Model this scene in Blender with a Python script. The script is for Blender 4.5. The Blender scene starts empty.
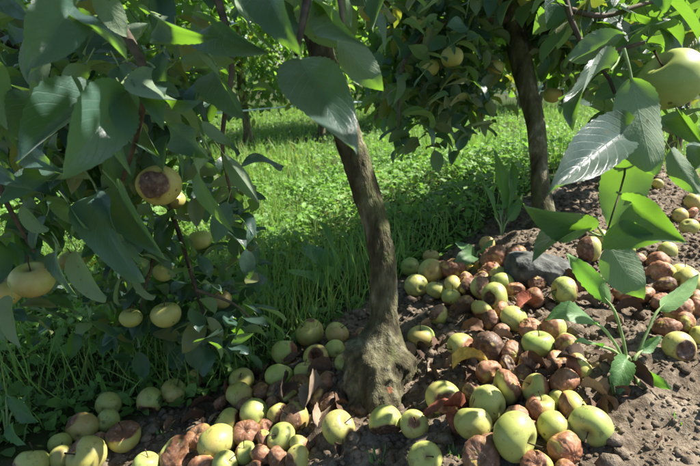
import bpy, math, random
import numpy as np
from mathutils import Vector, Matrix

# ------------------------------------------------------------------ camera, sky, sun, exposure
scene = bpy.context.scene
COL = scene.collection
F = 505.0                       # focal length in pixels of a 700 px wide picture
CAM_H = 0.78
PITCH = math.radians(18.0)
CP, SP = math.cos(PITCH), math.sin(PITCH)
cam_data = bpy.data.cameras.new('camera')
cam = bpy.data.objects.new('camera', cam_data)
COL.objects.link(cam)
cam.location = (0, 0, CAM_H)
cam.rotation_euler = (math.radians(90) - PITCH, 0, 0)
cam_data.sensor_width = 36.0
cam_data.lens = F / 700.0 * 36.0
cam_data.clip_start = 0.02
cam_data.clip_end = 2000
cam_data.dof.use_dof = True
cam_data.dof.focus_distance = 0.8
cam_data.dof.aperture_fstop = 11.0
scene.camera = cam

SUN_DIR = Vector((0.60, 0.20, 0.80)).normalized()      # towards the sun
SUN_EL = math.asin(SUN_DIR.z)
SUN_AZ = math.atan2(SUN_DIR.x, SUN_DIR.y)
world = bpy.data.worlds.new('World'); scene.world = world
world.use_nodes = True
wn = world.node_tree.nodes; wl = world.node_tree.links
wn.clear()
sky = wn.new('ShaderNodeTexSky'); sky.sky_type = 'NISHITA'; sky.sun_disc = False
sky.sun_elevation = SUN_EL; sky.sun_rotation = SUN_AZ
sky.air_density = 1.0; sky.dust_density = 1.0
bg = wn.new('ShaderNodeBackground'); bg.inputs['Strength'].default_value = 0.078
wo = wn.new('ShaderNodeOutputWorld')
wl.new(sky.outputs[0], bg.inputs[0]); wl.new(bg.outputs[0], wo.inputs[0])
sun_data = bpy.data.lights.new('sun', 'SUN')
sun_data.energy = 5.0; sun_data.angle = math.radians(0.53); sun_data.color = (1.0, 0.95, 0.86)
sun = bpy.data.objects.new('sun', sun_data); COL.objects.link(sun)
sun.rotation_euler = SUN_DIR.to_track_quat('Z', 'Y').to_euler()
scene.view_settings.view_transform = 'Standard'
scene.view_settings.look = 'None'
scene.view_settings.gamma = 1.0
scene.view_settings.exposure = 1.5
scene.render.engine = 'CYCLES'
scene.cycles.max_bounces = 8
scene.cycles.transmission_bounces = 6
scene.cycles.diffuse_bounces = 4

R = np.random.default_rng(7)
random.seed(7)

# ------------------------------------------------------------------ small maths
def P(px, py, depth):
    """photo pixel + distance along the optical axis -> world point"""
    a = (px - 350.0) / F; v = (py - 233.0) / F
    return Vector((a * depth, depth * (CP - v * SP), CAM_H - depth * (v * CP + SP)))

def pix(p):
    d = p[1] * CP + (CAM_H - p[2]) * SP
    a = p[0] / d
    v = ((CAM_H - p[2]) * CP - p[1] * SP) / d
    return 350 + a * F, 233 + v * F, d

def sstep(a, b, x):
    t = np.clip((x - a) / (b - a), 0, 1)
    return t * t * (3 - 2 * t)

def _h(i, j, k, s):
    n = (i.astype(np.int64) * 374761393 + j.astype(np.int64) * 668265263 + k.astype(np.int64) * 2147483647 + s * 974711) & 0xffffffff
    n = ((n ^ (n >> 13)) * 1274126177) & 0xffffffff
    n = (n ^ (n >> 16)) & 0xffffffff
    return n.astype(np.float64) / 4294967295.0

def vnoise(p, s=0):
    p = np.asarray(p, float)
    i = np.floor(p).astype(np.int64); f = p - i
    u = f * f * (3 - 2 * f)
    out = 0
    for a in (0, 1):
        for b in (0, 1):
            for c in (0, 1):
                w = (u[:, 0] if a else 1 - u[:, 0]) * (u[:, 1] if b else 1 - u[:, 1]) * (u[:, 2] if c else 1 - u[:, 2])
                out = out + w * _h(i[:, 0] + a, i[:, 1] + b, i[:, 2] + c, s)
    return out * 2 - 1

def fbm(p, octaves=4, s=0, gain=0.5):
    p = np.asarray(p, float); o = 0; a = 1.0; t = 0
    for k in range(octaves):
        o = o + a * vnoise(p * (2.03 ** k), s + k); t += a; a *= gain
    return o / t

# ------------------------------------------------------------------ terrain
BX = np.array([-40, -6, -1.6, -0.9, -0.56, -0.15, 0.12, 0.46, 1.0, 1.8, 3.2, 40])
BY = np.array([-38, -4.2, 0.1, 0.74, 0.98, 1.22, 1.45, 1.74, 2.35, 3.2, 4.7, 42])

def soil_mask(x, y):
    p = np.stack([x * 3.0, y * 3.0, np.zeros_like(x)], 1)
    b = np.interp(x, BX, BY) + 0.07 * fbm(p, 3, 5)
    near = sstep(0.06, -0.10, y - b)
    far = sstep(-1.45, -1.2, y - b + 0.1 * fbm(p * .7, 2, 8))
    return near * far * sstep(6.0, 4.5, np.hypot(x, y))

def base_h(x, y):
    xp = x - 0.05 * (y - 1)
    ramp = 0.27 * sstep(-0.5, 0.72, xp)
    ramp = ramp * (1 - 0.75 * sstep(2.6, 5.5, y)) * (1 - 0.8 * sstep(1.8, 3.2, xp))
    bank = 0.07 * np.exp(-((x - 1.3) / 0.35) ** 2 - ((y - 2.3) / 0.5) ** 2)
    return ramp + bank

def ground_h(x, y, fine=True):
    x = np.atleast_1d(np.asarray(x, float)); y = np.atleast_1d(np.asarray(y, float))
    z = base_h(x, y)
    near = sstep(6, 3, np.hypot(x, y))
    p = np.stack([x, y, np.zeros_like(x)], 1)
    z = z + near * 0.022 * fbm(p * 3.0, 3, 11)
    if fine:
        m = soil_mask(x, y) * near
        r = 1 - np.abs(vnoise(p * 21.0, 22))
        w1 = fbm(p * 9.0, 3, 21)
        cl = np.clip(fbm(p * 34.0, 3, 31, .6) + .1, -.35, .6)
        z = z + m * (0.022 * w1 + 0.011 * (r - .5) + 0.013 * cl + .006 * np.abs(vnoise(p * 90.0, 33)))
    z = z + (1 - near) * 0.04 * fbm(p * .25, 2, 41)
    return z

_gx = np.arange(-6, 8.001, .02); _gy = np.arange(-.4, 9.001, .02)
_GX, _GY = np.meshgrid(_gx, _gy)
_GZ = ground_h(_GX.ravel(), _GY.ravel(), False).reshape(_GX.shape)
def gz(x, y, fine=False):
    if fine or not (-6 < x < 7.9 and -.4 < y < 8.9):
        return float(ground_h(x, y, fine)[0])
    i = (x + 6) / .02; j = (y + .4) / .02
    a, b = int(i), int(j); i -= a; j -= b
    return float((_GZ[b, a] * (1 - i) + _GZ[b, a + 1] * i) * (1 - j) + (_GZ[b + 1, a] * (1 - i) + _GZ[b + 1, a + 1] * i) * j)

def on_ground(px, py):
    for z in np.arange(.45, 9, .005):
        p = P(px, py, z)
        if p.z <= gz(p.x, p.y): return p

# ------------------------------------------------------------------ materials
def mat(name):
    m = bpy.data.materials.new(name); m.use_nodes = True
    nt = m.node_tree; nt.nodes.clear()
    return m, nt.nodes, nt.links

def N(nodes, t, **kw):
    n = nodes.new('ShaderNode' + t)
    for k, v in kw.items():
        setattr(n, k, v)
    return n

def math_(nodes, links, op, a, b=None, c=None, clamp=False):
    n = nodes.new('ShaderNodeMath'); n.operation = op; n.use_clamp = clamp
    for i, v in enumerate((a, b, c)):
        if v is None: continue
        if isinstance(v, (int, float)): n.inputs[i].default_value = v
        else: links.new(v, n.inputs[i])
    return n.outputs[0]

def mixc(nodes, links, fac, a, b, mode='MIX'):
    n = nodes.new('ShaderNodeMix'); n.data_type = 'RGBA'; n.blend_type = mode
    for sock, v in ((n.inputs[0], fac), (n.inputs[6], a), (n.inputs[7], b)):
        if isinstance(v, (int, float)): sock.default_value = v
        elif isinstance(v, tuple): sock.default_value = (*v, 1) if len(v) == 3 else v
        else: links.new(v, sock)
    return n.outputs[2]

def ramp(nodes, links, fac, stops):
    n = nodes.new('ShaderNodeValToRGB')
    e = n.color_ramp.elements
    while len(e) < len(stops): e.new(0.5)
    for el, (p, c) in zip(e, stops):
        el.position = p
        el.color = (c, c, c, 1) if isinstance(c, (int, float)) else (*c, 1)
    links.new(fac, n.inputs[0])
    return n.outputs[0]

def noise(nodes, links, vec, scale, detail=3, rough=.55):
    n = nodes.new('ShaderNodeTexNoise'); n.inputs['Scale'].default_value = scale
    n.inputs['Detail'].default_value = detail; n.inputs['Roughness'].default_value = rough
    if vec is not None: links.new(vec, n.inputs['Vector'])
    return n.outputs[0]

def leaf_material(name, front, back, trans, per_object, tmix=0.28, rough=0.38, veins=9.0, yellow=(0.20, 0.19, 0.03), ycut=.88, spots=True):
    m, n, l = mat(name)
    out = N(n, 'OutputMaterial')
    if per_object:
        rnd = N(n, 'Attribute', attribute_name='tint', attribute_type='OBJECT').outputs['Fac']
    else:
        rnd = N(n, 'Attribute', attribute_name='tint').outputs['Fac']
    uv = N(n, 'UVMap').outputs[0]
    sep = N(n, 'SeparateXYZ'); l.new(uv, sep.inputs[0])
    u = math_(n, l, 'ABSOLUTE', math_(n, l, 'SUBTRACT', sep.outputs[0], .5))
    v = sep.outputs[1]
    fr = math_(n, l, 'FRACT', math_(n, l, 'MULTIPLY', math_(n, l, 'SUBTRACT', v, math_(n, l, 'MULTIPLY', u, .75)), veins))
    dv = math_(n, l, 'ABSOLUTE', math_(n, l, 'SUBTRACT', fr, .5))
    vein = math_(n, l, 'SMOOTH_MIN', 1.0, math_(n, l, 'DIVIDE', math_(n, l, 'SUBTRACT', .5, dv), .09), .1)
    mid = math_(n, l, 'MINIMUM', math_(n, l, 'DIVIDE', u, .022), 1.0)
    vmask = math_(n, l, 'SUBTRACT', 1.0, math_(n, l, 'MINIMUM', vein, mid), clamp=True)
    tc = N(n, 'TexCoord').outputs['Object'] if per_object else N(n, 'NewGeometry').outputs['Position']
    no = noise(n, l, tc, 3.0 if per_object else 9.0, 3)
    var = math_(n, l, 'ADD', math_(n, l, 'MULTIPLY', rnd, .9), math_(n, l, 'MULTIPLY', no, .5))
    dark = tuple(c * .55 for c in front); lite = tuple(min(1, c * 1.5) for c in front)
    fc = ramp(n, l, math_(n, l, 'MULTIPLY', var, .72), [(0.1, dark), (.5, front), (.9, lite)])
    ysel = math_(n, l, 'MULTIPLY', math_(n, l, 'GREATER_THAN', rnd, ycut), math_(n, l, 'MULTIPLY', no, 1.0))
    fc = mixc(n, l, ysel, fc, yellow)
    fc = mixc(n, l, math_(n, l, 'MULTIPLY', vmask, .22), fc, tuple(min(1, c * 2.3 + .03) for c in front))
    bc = mixc(n, l, math_(n, l, 'MULTIPLY', vmask, .5), back, tuple(min(1, c * 1.45 + .02) for c in back))
    bc = mixc(n, l, ysel, bc, tuple(c * 1.3 for c in yellow))
    geo = N(n, 'NewGeometry')
    colr = mixc(n, l, geo.outputs['Backfacing'], fc, bc)
    if spots:
        vo = N(n, 'TexVoronoi'); vo.inputs['Scale'].default_value = 5.0 if per_object else 30
        l.new(tc, vo.inputs['Vector'])
        sp = math_(n, l, 'MULTIPLY', math_(n, l, 'LESS_THAN', math_(n, l, 'ADD', vo.outputs['Distance'], math_(n, l, 'MULTIPLY', no, .15)), .21), math_(n, l, 'GREATER_THAN', no, .50))
        colr = mixc(n, l, math_(n, l, 'MULTIPLY', sp, .75), colr, (.09, .05, .02))
    pb = N(n, 'BsdfPrincipled')
    l.new(colr, pb.inputs['Base Color'])
    rg = math_(n, l, 'ADD', math_(n, l, 'MULTIPLY', geo.outputs['Backfacing'], .3), math_(n, l, 'ADD', rough - .08, math_(n, l, 'MULTIPLY', no, .2)))
    l.new(rg, pb.inputs['Roughness'])
    pb.inputs['Specular IOR Level'].default_value = .5
    pb.inputs['Sheen Weight'].default_value = .16 if spots else .05
    pb.inputs['Sheen Roughness'].default_value = .45
    pb.inputs['Sheen Tint'].default_value = (.85, .95, 1, 1)
    bmp = N(n, 'Bump'); bmp.inputs['Strength'].default_value = .5; bmp.inputs['Distance'].default_value = .001
    hgt = math_(n, l, 'ADD', math_(n, l, 'MULTIPLY', vmask, -.45), math_(n, l, 'MULTIPLY', noise(n, l, tc, 9 if per_object else 90, 3), 2.2))
    if spots:
        mpu = N(n, 'Mapping'); mpu.inputs['Scale'].default_value = (20, 30, 1); l.new(uv, mpu.inputs['Vector'])
        ret = N(n, 'TexVoronoi', feature='DISTANCE_TO_EDGE'); ret.inputs['Scale'].default_value = 1.0; l.new(mpu.outputs[0], ret.inputs['Vector'])
        rtv = math_(n, l, 'MINIMUM', math_(n, l, 'MULTIPLY', ret.outputs['Distance'], 5.0), 1.0)
        hgt = math_(n, l, 'ADD', hgt, math_(n, l, 'MULTIPLY', rtv, .12))
    l.new(hgt, bmp.inputs['Height']); l.new(bmp.outputs[0], pb.inputs['Normal'])
    tr = N(n, 'BsdfTranslucent')
    tcol = mixc(n, l, math_(n, l, 'MULTIPLY', vmask, .28), trans, tuple(c * .6 for c in trans))
    tcol = mixc(n, l, ysel, tcol, (.5, .38, .03))
    l.new(tcol, tr.inputs['Color'])
    ms = N(n, 'MixShader'); ms.inputs[0].default_value = tmix
    l.new(pb.outputs[0], ms.inputs[1]); l.new(tr.outputs[0], ms.inputs[2])
    l.new(ms.outputs[0], out.inputs[0])
    return m

M = {}
A_F, A_B, A_T = (.028, .064, .050), (.15, .205, .12), (.27, .56, .03)
M['leaf'] = leaf_material('apple_leaf', A_F, A_B, A_T, True)
M['crown'] = leaf_material('apple_leaf_mass', A_F, A_B, A_T, False, spots=False)
M['far'] = leaf_material('apple_leaf_far_lit', (.06, .13, .04), (.13, .21, .08), (.30, .56, .06), False, spots=False, tmix=.48)  # lighter apple leaf for distant rows, their sunlit brightness put into the colour
M['weed'] = leaf_material('weed_leaf', (.075, .17, .045), (.13, .24, .08), (.24, .58, .04), True, rough=.5, veins=6, ycut=.95)
M['groundcover'] = leaf_material('ground_cover_leaf', (.115, .225, .04), (.13, .24, .08), (.32, .66, .07), False, rough=.55, spots=False, ycut=.93)
M['grass'] = leaf_material('grass_blade', (.15, .26, .05), (.14, .25, .07), (.36, .66, .09), False, rough=.5, spots=False, yellow=(.30, .24, .08), ycut=.9)

def simple(name, col, rough=.7, nscale=30, namp=.5, bump=.3, bdist=.002, spec=.3):
    m, n, l = mat(name)
    out = N(n, 'OutputMaterial'); pb = N(n, 'BsdfPrincipled')
    tc = N(n, 'TexCoord').outputs['Object']
    no = noise(n, l, tc, nscale, 5)
    rnd = N(n, 'ObjectInfo').outputs['Random']
    fac = math_(n, l, 'ADD', no, math_(n, l, 'MULTIPLY', math_(n, l, 'SUBTRACT', rnd, .5), .35))
    c = ramp(n, l, fac, [(.3, tuple(x * (1 - namp) for x in col)), (.7, tuple(min(1, x * (1 + namp)) for x in col))])
    l.new(c, pb.inputs['Base Color']); pb.inputs['Roughness'].default_value = rough
    pb.inputs['Specular IOR Level'].default_value = spec
    b = N(n, 'Bump'); b.inputs['Strength'].default_value = bump; b.inputs['Distance'].default_value = bdist
    l.new(no, b.inputs['Height']); l.new(b.outputs[0], pb.inputs['Normal'])
    l.new(pb.outputs[0], out.inputs[0])
    return m

M['twig'] = simple('twig_bark', (.10, .075, .05), .8, 60, .5, .5, .001)
M['petiole'] = simple('leaf_stalk', (.20, .27, .10), .6, 20, .3, .1, .0005)
M['apple_stem'] = simple('apple_stalk', (.07, .045, .025), .8, 80, .4, .3, .0005)
M['weed_stem'] = simple('weed_stalk', (.24, .34, .12), .5, 30, .3, .1, .0005)
M['stone'] = simple('field_stone', (.085, .088, .08), .9, 38, .7, 1.0, .010)
M['hose'] = simple('pale_hose', (.45, .55, .58), .5, 10, .15, .05, .0005)
M['clod'] = simple('soil_clod', (.105, .080, .058), .95, 40, .5, .9, .003, .1)

# dead leaf
def dead_leaf_mat():
    m, n, l = mat('dead_leaf')
    out = N(n, 'OutputMaterial'); pb = N(n, 'BsdfPrincipled')
    rnd = N(n, 'ObjectInfo').outputs['Random']
    tc = N(n, 'TexCoord').outputs['Object']
    no = noise(n, l, tc, 5, 4)
    c = ramp(n, l, math_(n, l, 'ADD', math_(n, l, 'MULTIPLY', rnd, .7), math_(n, l, 'MULTIPLY', no, .4)),
             [(.15, (.045, .028, .018)), (.45, (.12, .06, .03)), (.65, (.20, .13, .08)), (.95, (.30, .23, .16))])
    l.new(c, pb.inputs['Base Color']); pb.inputs['Roughness'].default_value = .85
    b = N(n, 'Bump'); b.inputs['Strength'].default_value = .6; b.inputs['Distance'].default_value = .002
    l.new(no, b.inputs['Height']); l.new(b.outputs[0], pb.inputs['Normal'])
    l.new(pb.outputs[0], out.inputs[0])
    return m
M['dead'] = dead_leaf_mat()
M['dead_yellow'] = simple('yellowed_leaf', (.46, .32, .07), .7, 8, .35, .4, .002)
M['dead_red'] = simple('red_brown_skin', (.17, .055, .03), .75, 6, .5, .6, .003)

def soil_mat():
    m, n, l = mat('orchard_soil')
    out = N(n, 'OutputMaterial'); pb = N(n, 'BsdfPrincipled')
    pos = N(n, 'NewGeometry').outputs['Position']
    a = N(n, 'Attribute', attribute_name='soil').outputs['Fac']
    n1 = noise(n, l, pos, 9, 5); n2 = noise(n, l, pos, 70, 5, .65); n3 = noise(n, l, pos, 240, 3, .6)
    mixn = math_(n, l, 'ADD', math_(n, l, 'MULTIPLY', n1, .45), math_(n, l, 'MULTIPLY', n2, .55))
    sc = ramp(n, l, mixn, [(.3, (.045, .033, .022)), (.45, (.115, .088, .062)), (.56, (.195, .157, .115)), (.7, (.32, .265, .20))])
    gc = ramp(n, l, mixn, [(.3, (.022, .026, .010)), (.7, (.055, .075, .02))])
    c = mixc(n, l, a, gc, sc)
    l.new(c, pb.inputs['Base Color']); pb.inputs['Roughness'].default_value = .95
    pb.inputs['Specular IOR Level'].default_value = .15
    b = N(n, 'Bump'); b.inputs['Strength'].default_value = .9; b.inputs['Distance'].default_value = .006
    h = math_(n, l, 'ADD', n2, math_(n, l, 'MULTIPLY', n3, .5))
    l.new(h, b.inputs['Height']); l.new(b.outputs[0], pb.inputs['Normal'])
    l.new(pb.outputs[0], out.inputs[0])
    return m
M['soil'] = soil_mat()

def bark_mat():
    m, n, l = mat('apple_bark')
    out = N(n, 'OutputMaterial'); pb = N(n, 'BsdfPrincipled')
    pos = N(n, 'NewGeometry').outputs['Position']
    mp = N(n, 'Mapping'); mp.inputs['Scale'].default_value = (1, 1, .38)
    l.new(pos, mp.inputs['Vector'])
    n1 = noise(n, l, mp.outputs[0], 22, 6, .65); n2 = noise(n, l, mp.outputs[0], 110, 4, .6)
    vo = N(n, 'TexVoronoi', feature='DISTANCE_TO_EDGE'); vo.inputs['Scale'].default_value = 130
    wv = N(n, 'VectorMath', operation='ADD')
    nv = N(n, 'TexNoise'); nv.inputs['Scale'].default_value = 30
    sc = N(n, 'VectorMath', operation='SCALE'); sc.inputs['Scale'].default_value = .03
    l.new(mp.outputs[0], nv.inputs['Vector']); l.new(nv.outputs['Color'], sc.inputs[0])
    l.new(mp.outputs[0], wv.inputs[0]); l.new(sc.outputs[0], wv.inputs[1]); l.new(wv.outputs[0], vo.inputs['Vector'])
    crack = math_(n, l, 'MINIMUM', math_(n, l, 'MULTIPLY', vo.outputs['Distance'], 5), 1.0)
    c = ramp(n, l, n1, [(.32, (.026, .022, .013)), (.44, (.075, .066, .036)), (.55, (.13, .12, .066)), (.68, (.30, .28, .20))])
    c = mixc(n, l, math_(n, l, 'MULTIPLY', math_(n, l, 'GREATER_THAN', noise(n, l, pos, 13, 4), .56), .45), c, (.085, .105, .035))
    c = mixc(n, l, math_(n, l, 'MULTIPLY', math_(n, l, 'SUBTRACT', 1.0, crack), .12), c, (.03, .024, .016))
    cv = N(n, 'Attribute', attribute_name='crevice').outputs['Fac']
    c = mixc(n, l, math_(n, l, 'MULTIPLY', cv, .6), c, (.03, .022, .014))
    wd = N(n, 'Attribute', attribute_name='wound').outputs['Fac']
    wd = math_(n, l, 'GREATER_THAN', math_(n, l, 'ADD', wd, math_(n, l, 'MULTIPLY', n1, .5)), .85)
    c = mixc(n, l, wd, c, (.22, .10, .05))
    l.new(c, pb.inputs['Base Color']); pb.inputs['Roughness'].default_value = .9
    pb.inputs['Specular IOR Level'].default_value = .2
    b = N(n, 'Bump'); b.inputs['Strength'].default_value = .9; b.inputs['Distance'].default_value = .006
    h = math_(n, l, 'ADD', math_(n, l, 'MULTIPLY', n2, .8), math_(n, l, 'ADD', math_(n, l, 'MULTIPLY', crack, .12), math_(n, l, 'MULTIPLY', n1, 1.6)))
    l.new(h, b.inputs['Height']); l.new(b.outputs[0], pb.inputs['Normal'])
    l.new(pb.outputs[0], out.inputs[0])
    return m
M['bark'] = bark_mat()

def apple_mat():
    m, n, l = mat('apple_skin')
    out = N(n, 'OutputMaterial'); pb = N(n, 'BsdfPrincipled')
    tc = N(n, 'TexCoord').outputs['Object']
    at = lambda k: N(n, 'Attribute', attribute_name=k).outputs['Fac']
    rot, cav = at('rot'), at('cavity')
    ob = lambda k: N(n, 'Attribute', attribute_name=k, attribute_type='OBJECT').outputs['Fac']
    yel, tone = ob('yellowness'), ob('rot_tone')
    rnd = N(n, 'ObjectInfo').outputs['Random']
    shift = N(n, 'VectorMath', operation='ADD'); l.new(tc, shift.inputs[0])
    cr = N(n, 'CombineXYZ'); l.new(math_(n, l, 'MULTIPLY', rnd, 40.0), cr.inputs[0]); l.new(cr.outputs[0], shift.inputs[1])
    vec = shift.outputs[0]
    n1 = noise(n, l, vec, 28, 4); n2 = noise(n, l, vec, 120, 4, .6); n3 = noise(n, l, vec, 420, 3)
    g = ramp(n, l, n1, [(.3, (.24, .33, .07)), (.7, (.37, .435, .135))])
    y = ramp(n, l, n1, [(.3, (.40, .36, .085)), (.7, (.53, .47, .16))])
    c = mixc(n, l, yel, g, y)
    vo = N(n, 'TexVoronoi'); vo.inputs['Scale'].default_value = 190; l.new(vec, vo.inputs['Vector'])
    bl = ramp(n, l, math_(n, l, 'ADD', noise(n, l, vec, 11, 3), math_(n, l, 'MULTIPLY', math_(n, l, 'SUBTRACT', rnd, .5), .3)), [(.55, 0.0), (.72, 1.0)])
    c = mixc(n, l, math_(n, l, 'MULTIPLY', bl, .6), c, (.40, .22, .085))
    dots = math_(n, l, 'LESS_THAN', vo.outputs['Distance'], .13)
    c = mixc(n, l, math_(n, l, 'MULTIPLY', dots, .4), c, (.55, .58, .28))
    v2 = N(n, 'TexVoronoi'); v2.inputs['Scale'].default_value = 48; l.new(vec, v2.inputs['Vector'])
    blem = math_(n, l, 'MULTIPLY', math_(n, l, 'LESS_THAN', math_(n, l, 'ADD', v2.outputs['Distance'], math_(n, l, 'MULTIPLY', n2, .1)), .17), math_(n, l, 'GREATER_THAN', n1, .55))
    c = mixc(n, l, math_(n, l, 'MULTIPLY', blem, .8), c, (.09, .055, .025))
    dirt = math_(n, l, 'MULTIPLY', math_(n, l, 'GREATER_THAN', noise(n, l, vec, 60, 5, .7), .58), math_(n, l, 'MULTIPLY', ob('soiling'), .5))
    c = mixc(n, l, dirt, c, (.13, .10, .055))
    c = mixc(n, l, cav, c, (.17, .12, .045))
    rr = math_(n, l, 'ADD', rot, math_(n, l, 'MULTIPLY', math_(n, l, 'SUBTRACT', n1, .5), .7))
    rr = math_(n, l, 'ADD', rr, math_(n, l, 'MULTIPLY', math_(n, l, 'SUBTRACT', n2, .5), .35))
    rmask = ramp(n, l, rr, [(.38, 0.0), (.66, 1.0)])
    halo = ramp(n, l, rr, [(.05, 0.0), (.48, 1.0)])
    c = mixc(n, l, math_(n, l, 'MULTIPLY', halo, .8), c, (.36, .23, .065))
    mott = math_(n, l, 'ADD', math_(n, l, 'MULTIPLY', n1, .5), math_(n, l, 'MULTIPLY', n2, .5))
    red = ramp(n, l, mott, [(.34, (.15, .055, .026)), (.5, (.29, .125, .062)), (.66, (.47, .27, .155))])
    drk = ramp(n, l, mott, [(.34, (.03, .017, .011)), (.5, (.10, .056, .033)), (.64, (.22, .145, .10))])
    rc = mixc(n, l, tone, red, drk)
    v3 = N(n, 'TexVoronoi'); v3.inputs['Scale'].default_value = 95; l.new(vec, v3.inputs['Vector'])
    rg_ = math_(n, l, 'SINE', math_(n, l, 'MULTIPLY', at('ring'), 62.0))
    mould = math_(n, l, 'MULTIPLY', math_(n, l, 'LESS_THAN', v3.outputs['Distance'], .24), math_(n, l, 'GREATER_THAN', math_(n, l, 'ADD', rg_, math_(n, l, 'MULTIPLY', n1, 1.2)), 1.15))
    rc = mixc(n, l, math_(n, l, 'MULTIPLY', mould, .5), rc, (.42, .34, .26))
    c = mixc(n, l, rmask, c, rc)
    l.new(c, pb.inputs['Base Color'])
    l.new(math_(n, l, 'ADD', math_(n, l, 'MULTIPLY', rmask, .12), math_(n, l, 'ADD', .33, math_(n, l, 'MULTIPLY', n2, .25))), pb.inputs['Roughness'])
    pb.inputs['Specular IOR Level'].default_value = .42
    pb.inputs['Subsurface Weight'].default_value = .12
    pb.inputs['Subsurface Radius'].default_value = (.6, .8, .2)
    pb.inputs['Subsurface Scale'].default_value = .008
    b = N(n, 'Bump'); b.inputs['Strength'].default_value = .5; b.inputs['Distance'].default_value = .0016
    wr = N(n, 'TexWave'); wr.inputs['Scale'].default_value = 16; wr.inputs['Distortion'].default_value = 7; wr.inputs['Detail'].default_value = 3
    wr.inputs['Detail Scale'].default_value = 1.4
    l.new(vec, wr.inputs['Vector'])
    hh = math_(n, l, 'MULTIPLY', math_(n, l, 'ADD', math_(n, l, 'ADD', n2, math_(n, l, 'MULTIPLY', wr.outputs['Fac'], .55)), math_(n, l, 'MULTIPLY', n3, .4)), rmask)
    hh = math_(n, l, 'ADD', hh, math_(n, l, 'MULTIPLY', n2, .08))
    l.new(hh, b.inputs['Height']); l.new(b.outputs[0], pb.inputs['Normal'])
    l.new(pb.outputs[0], out.inputs[0])
    return m
M['apple'] = apple_mat()

# ------------------------------------------------------------------ mesh helpers
def mesh_np(name, V, faces, mats, uv=None, attrs=None, smooth=True, mat_idx=None):
    """faces: list of tuples or (n,k) array"""
    me = bpy.data.meshes.new(name)
    V = np.asarray(V, np.float32)
    if isinstance(faces, np.ndarray):
        nf, k = faces.shape
        me.vertices.add(len(V)); me.vertices.foreach_set('co', V.ravel())
        me.loops.add(nf * k); me.loops.foreach_set('vertex_index', faces.astype(np.int32).ravel())
        me.polygons.add(nf)
        me.polygons.foreach_set('loop_start', np.arange(0, nf * k, k, dtype=np.int32))
        me.update(calc_edges=True)
    else:
        me.from_pydata(V.tolist(), [], [tuple(int(i) for i in f) for f in faces])
    if smooth:
        me.polygons.foreach_set('use_smooth', np.ones(len(me.polygons), bool))
    for mm in (mats if isinstance(mats, (list, tuple)) else [mats]):
        me.materials.append(mm)
    if mat_idx is not None:
        me.polygons.foreach_set('material_index', np.asarray(mat_idx, np.int32))
    if uv is not None:
        lay = me.uv_layers.new(name='UVMap')
        li = np.empty(len(me.loops), np.int32); me.loops.foreach_get('vertex_index', li)
        lay.data.foreach_set('uv', np.asarray(uv, np.float32)[li].ravel())
    for k, a in (attrs or {}).items():
        at = me.attributes.new(k, 'FLOAT', 'POINT'); at.data.foreach_set('value', np.asarray(a, np.float32))
    me.update()
    return me

def link(name, data, parent=None, mw=None):
    o = bpy.data.objects.new(name, data); COL.objects.link(o)
    if parent is not None: o.parent = parent
    if mw is not None: o.matrix_local = mw
    return o

def tag(o, label=None, cat=None, group=None, kind=None):
    if label: o['label'] = label
    if cat: o['category'] = cat
    if group: o['group'] = group
    if kind: o['kind'] = kind
    return o

def tube(pts, rads, seg=8, smooth_n=0, rough=0.0, seed=0, cap=True):
    """tapered tube along a smoothed path -> V, quads"""
    pts = np.array([tuple(p) for p in pts], float); rads = np.array(rads, float)
    if smooth_n:
        t = np.concatenate([[0], np.cumsum(np.linalg.norm(np.diff(pts, axis=0), axis=1))])
        T = np.linspace(0, t[-1], smooth_n)
        # catmull-rom by cubic hermite
        m = np.gradient(pts, t, axis=0); mr = np.gradient(rads, t)
        i = np.clip(np.searchsorted(t, T, 'right') - 1, 0, len(t) - 2)
        h = (t[i + 1] - t[i]); s = (T - t[i]) / h
        a, b, c, d = 2*s**3-3*s**2+1, s**3-2*s**2+s, -2*s**3+3*s**2, s**3-s**2
        pts = a[:, None]*pts[i] + (b*h)[:, None]*m[i] + c[:, None]*pts[i+1] + (d*h)[:, None]*m[i+1]
        rads = np.maximum(1e-4, a*rads[i] + b*h*mr[i] + c*rads[i+1] + d*h*mr[i+1])
    n = len(pts)
    tan = np.gradient(pts, axis=0); tan /= np.linalg.norm(tan, axis=1)[:, None] + 1e-12
    ref = np.array([1., 0, 0]) if abs(tan[0][0]) < .8 else np.array([0, 1., 0])
    V = []
    u = ref - tan[0] * ref.dot(tan[0]); u /= np.linalg.norm(u)
    ang = np.arange(seg) * 2 * np.pi / seg
    for k in range(n):
        u = u - tan[k] * u.dot(tan[k]); u /= np.linalg.norm(u)
        w = np.cross(tan[k], u)
        V.append(pts[k] + rads[k] * (np.cos(ang)[:, None] * u + np.sin(ang)[:, None] * w))
    V = np.array(V)
    if rough:
        c = pts[:, None, :]; d = V - c
        q = V.reshape(-1, 3) * np.array([1, 1, .5])
        s = 1 + rough * (1.1 * fbm(q * 26, 4, seed) + .9 * fbm(q * 8, 2, seed + 9))
        V = c + d * s.reshape(n, seg, 1)
    V = V.reshape(-1, 3)
    q = []
    for k in range(n - 1):
        for j in range(seg):
            a = k * seg + j; b = k * seg + (j + 1) % seg
            q.append((a, b, b + seg, a + seg))
    return V, np.array(q), pts, rads

def join(parts):
    V, Q, o = [], [], 0
    for v, q in parts:
        V.append(v); Q.append(q + o); o += len(v)
    return np.concatenate(V), np.concatenate(Q)

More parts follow.
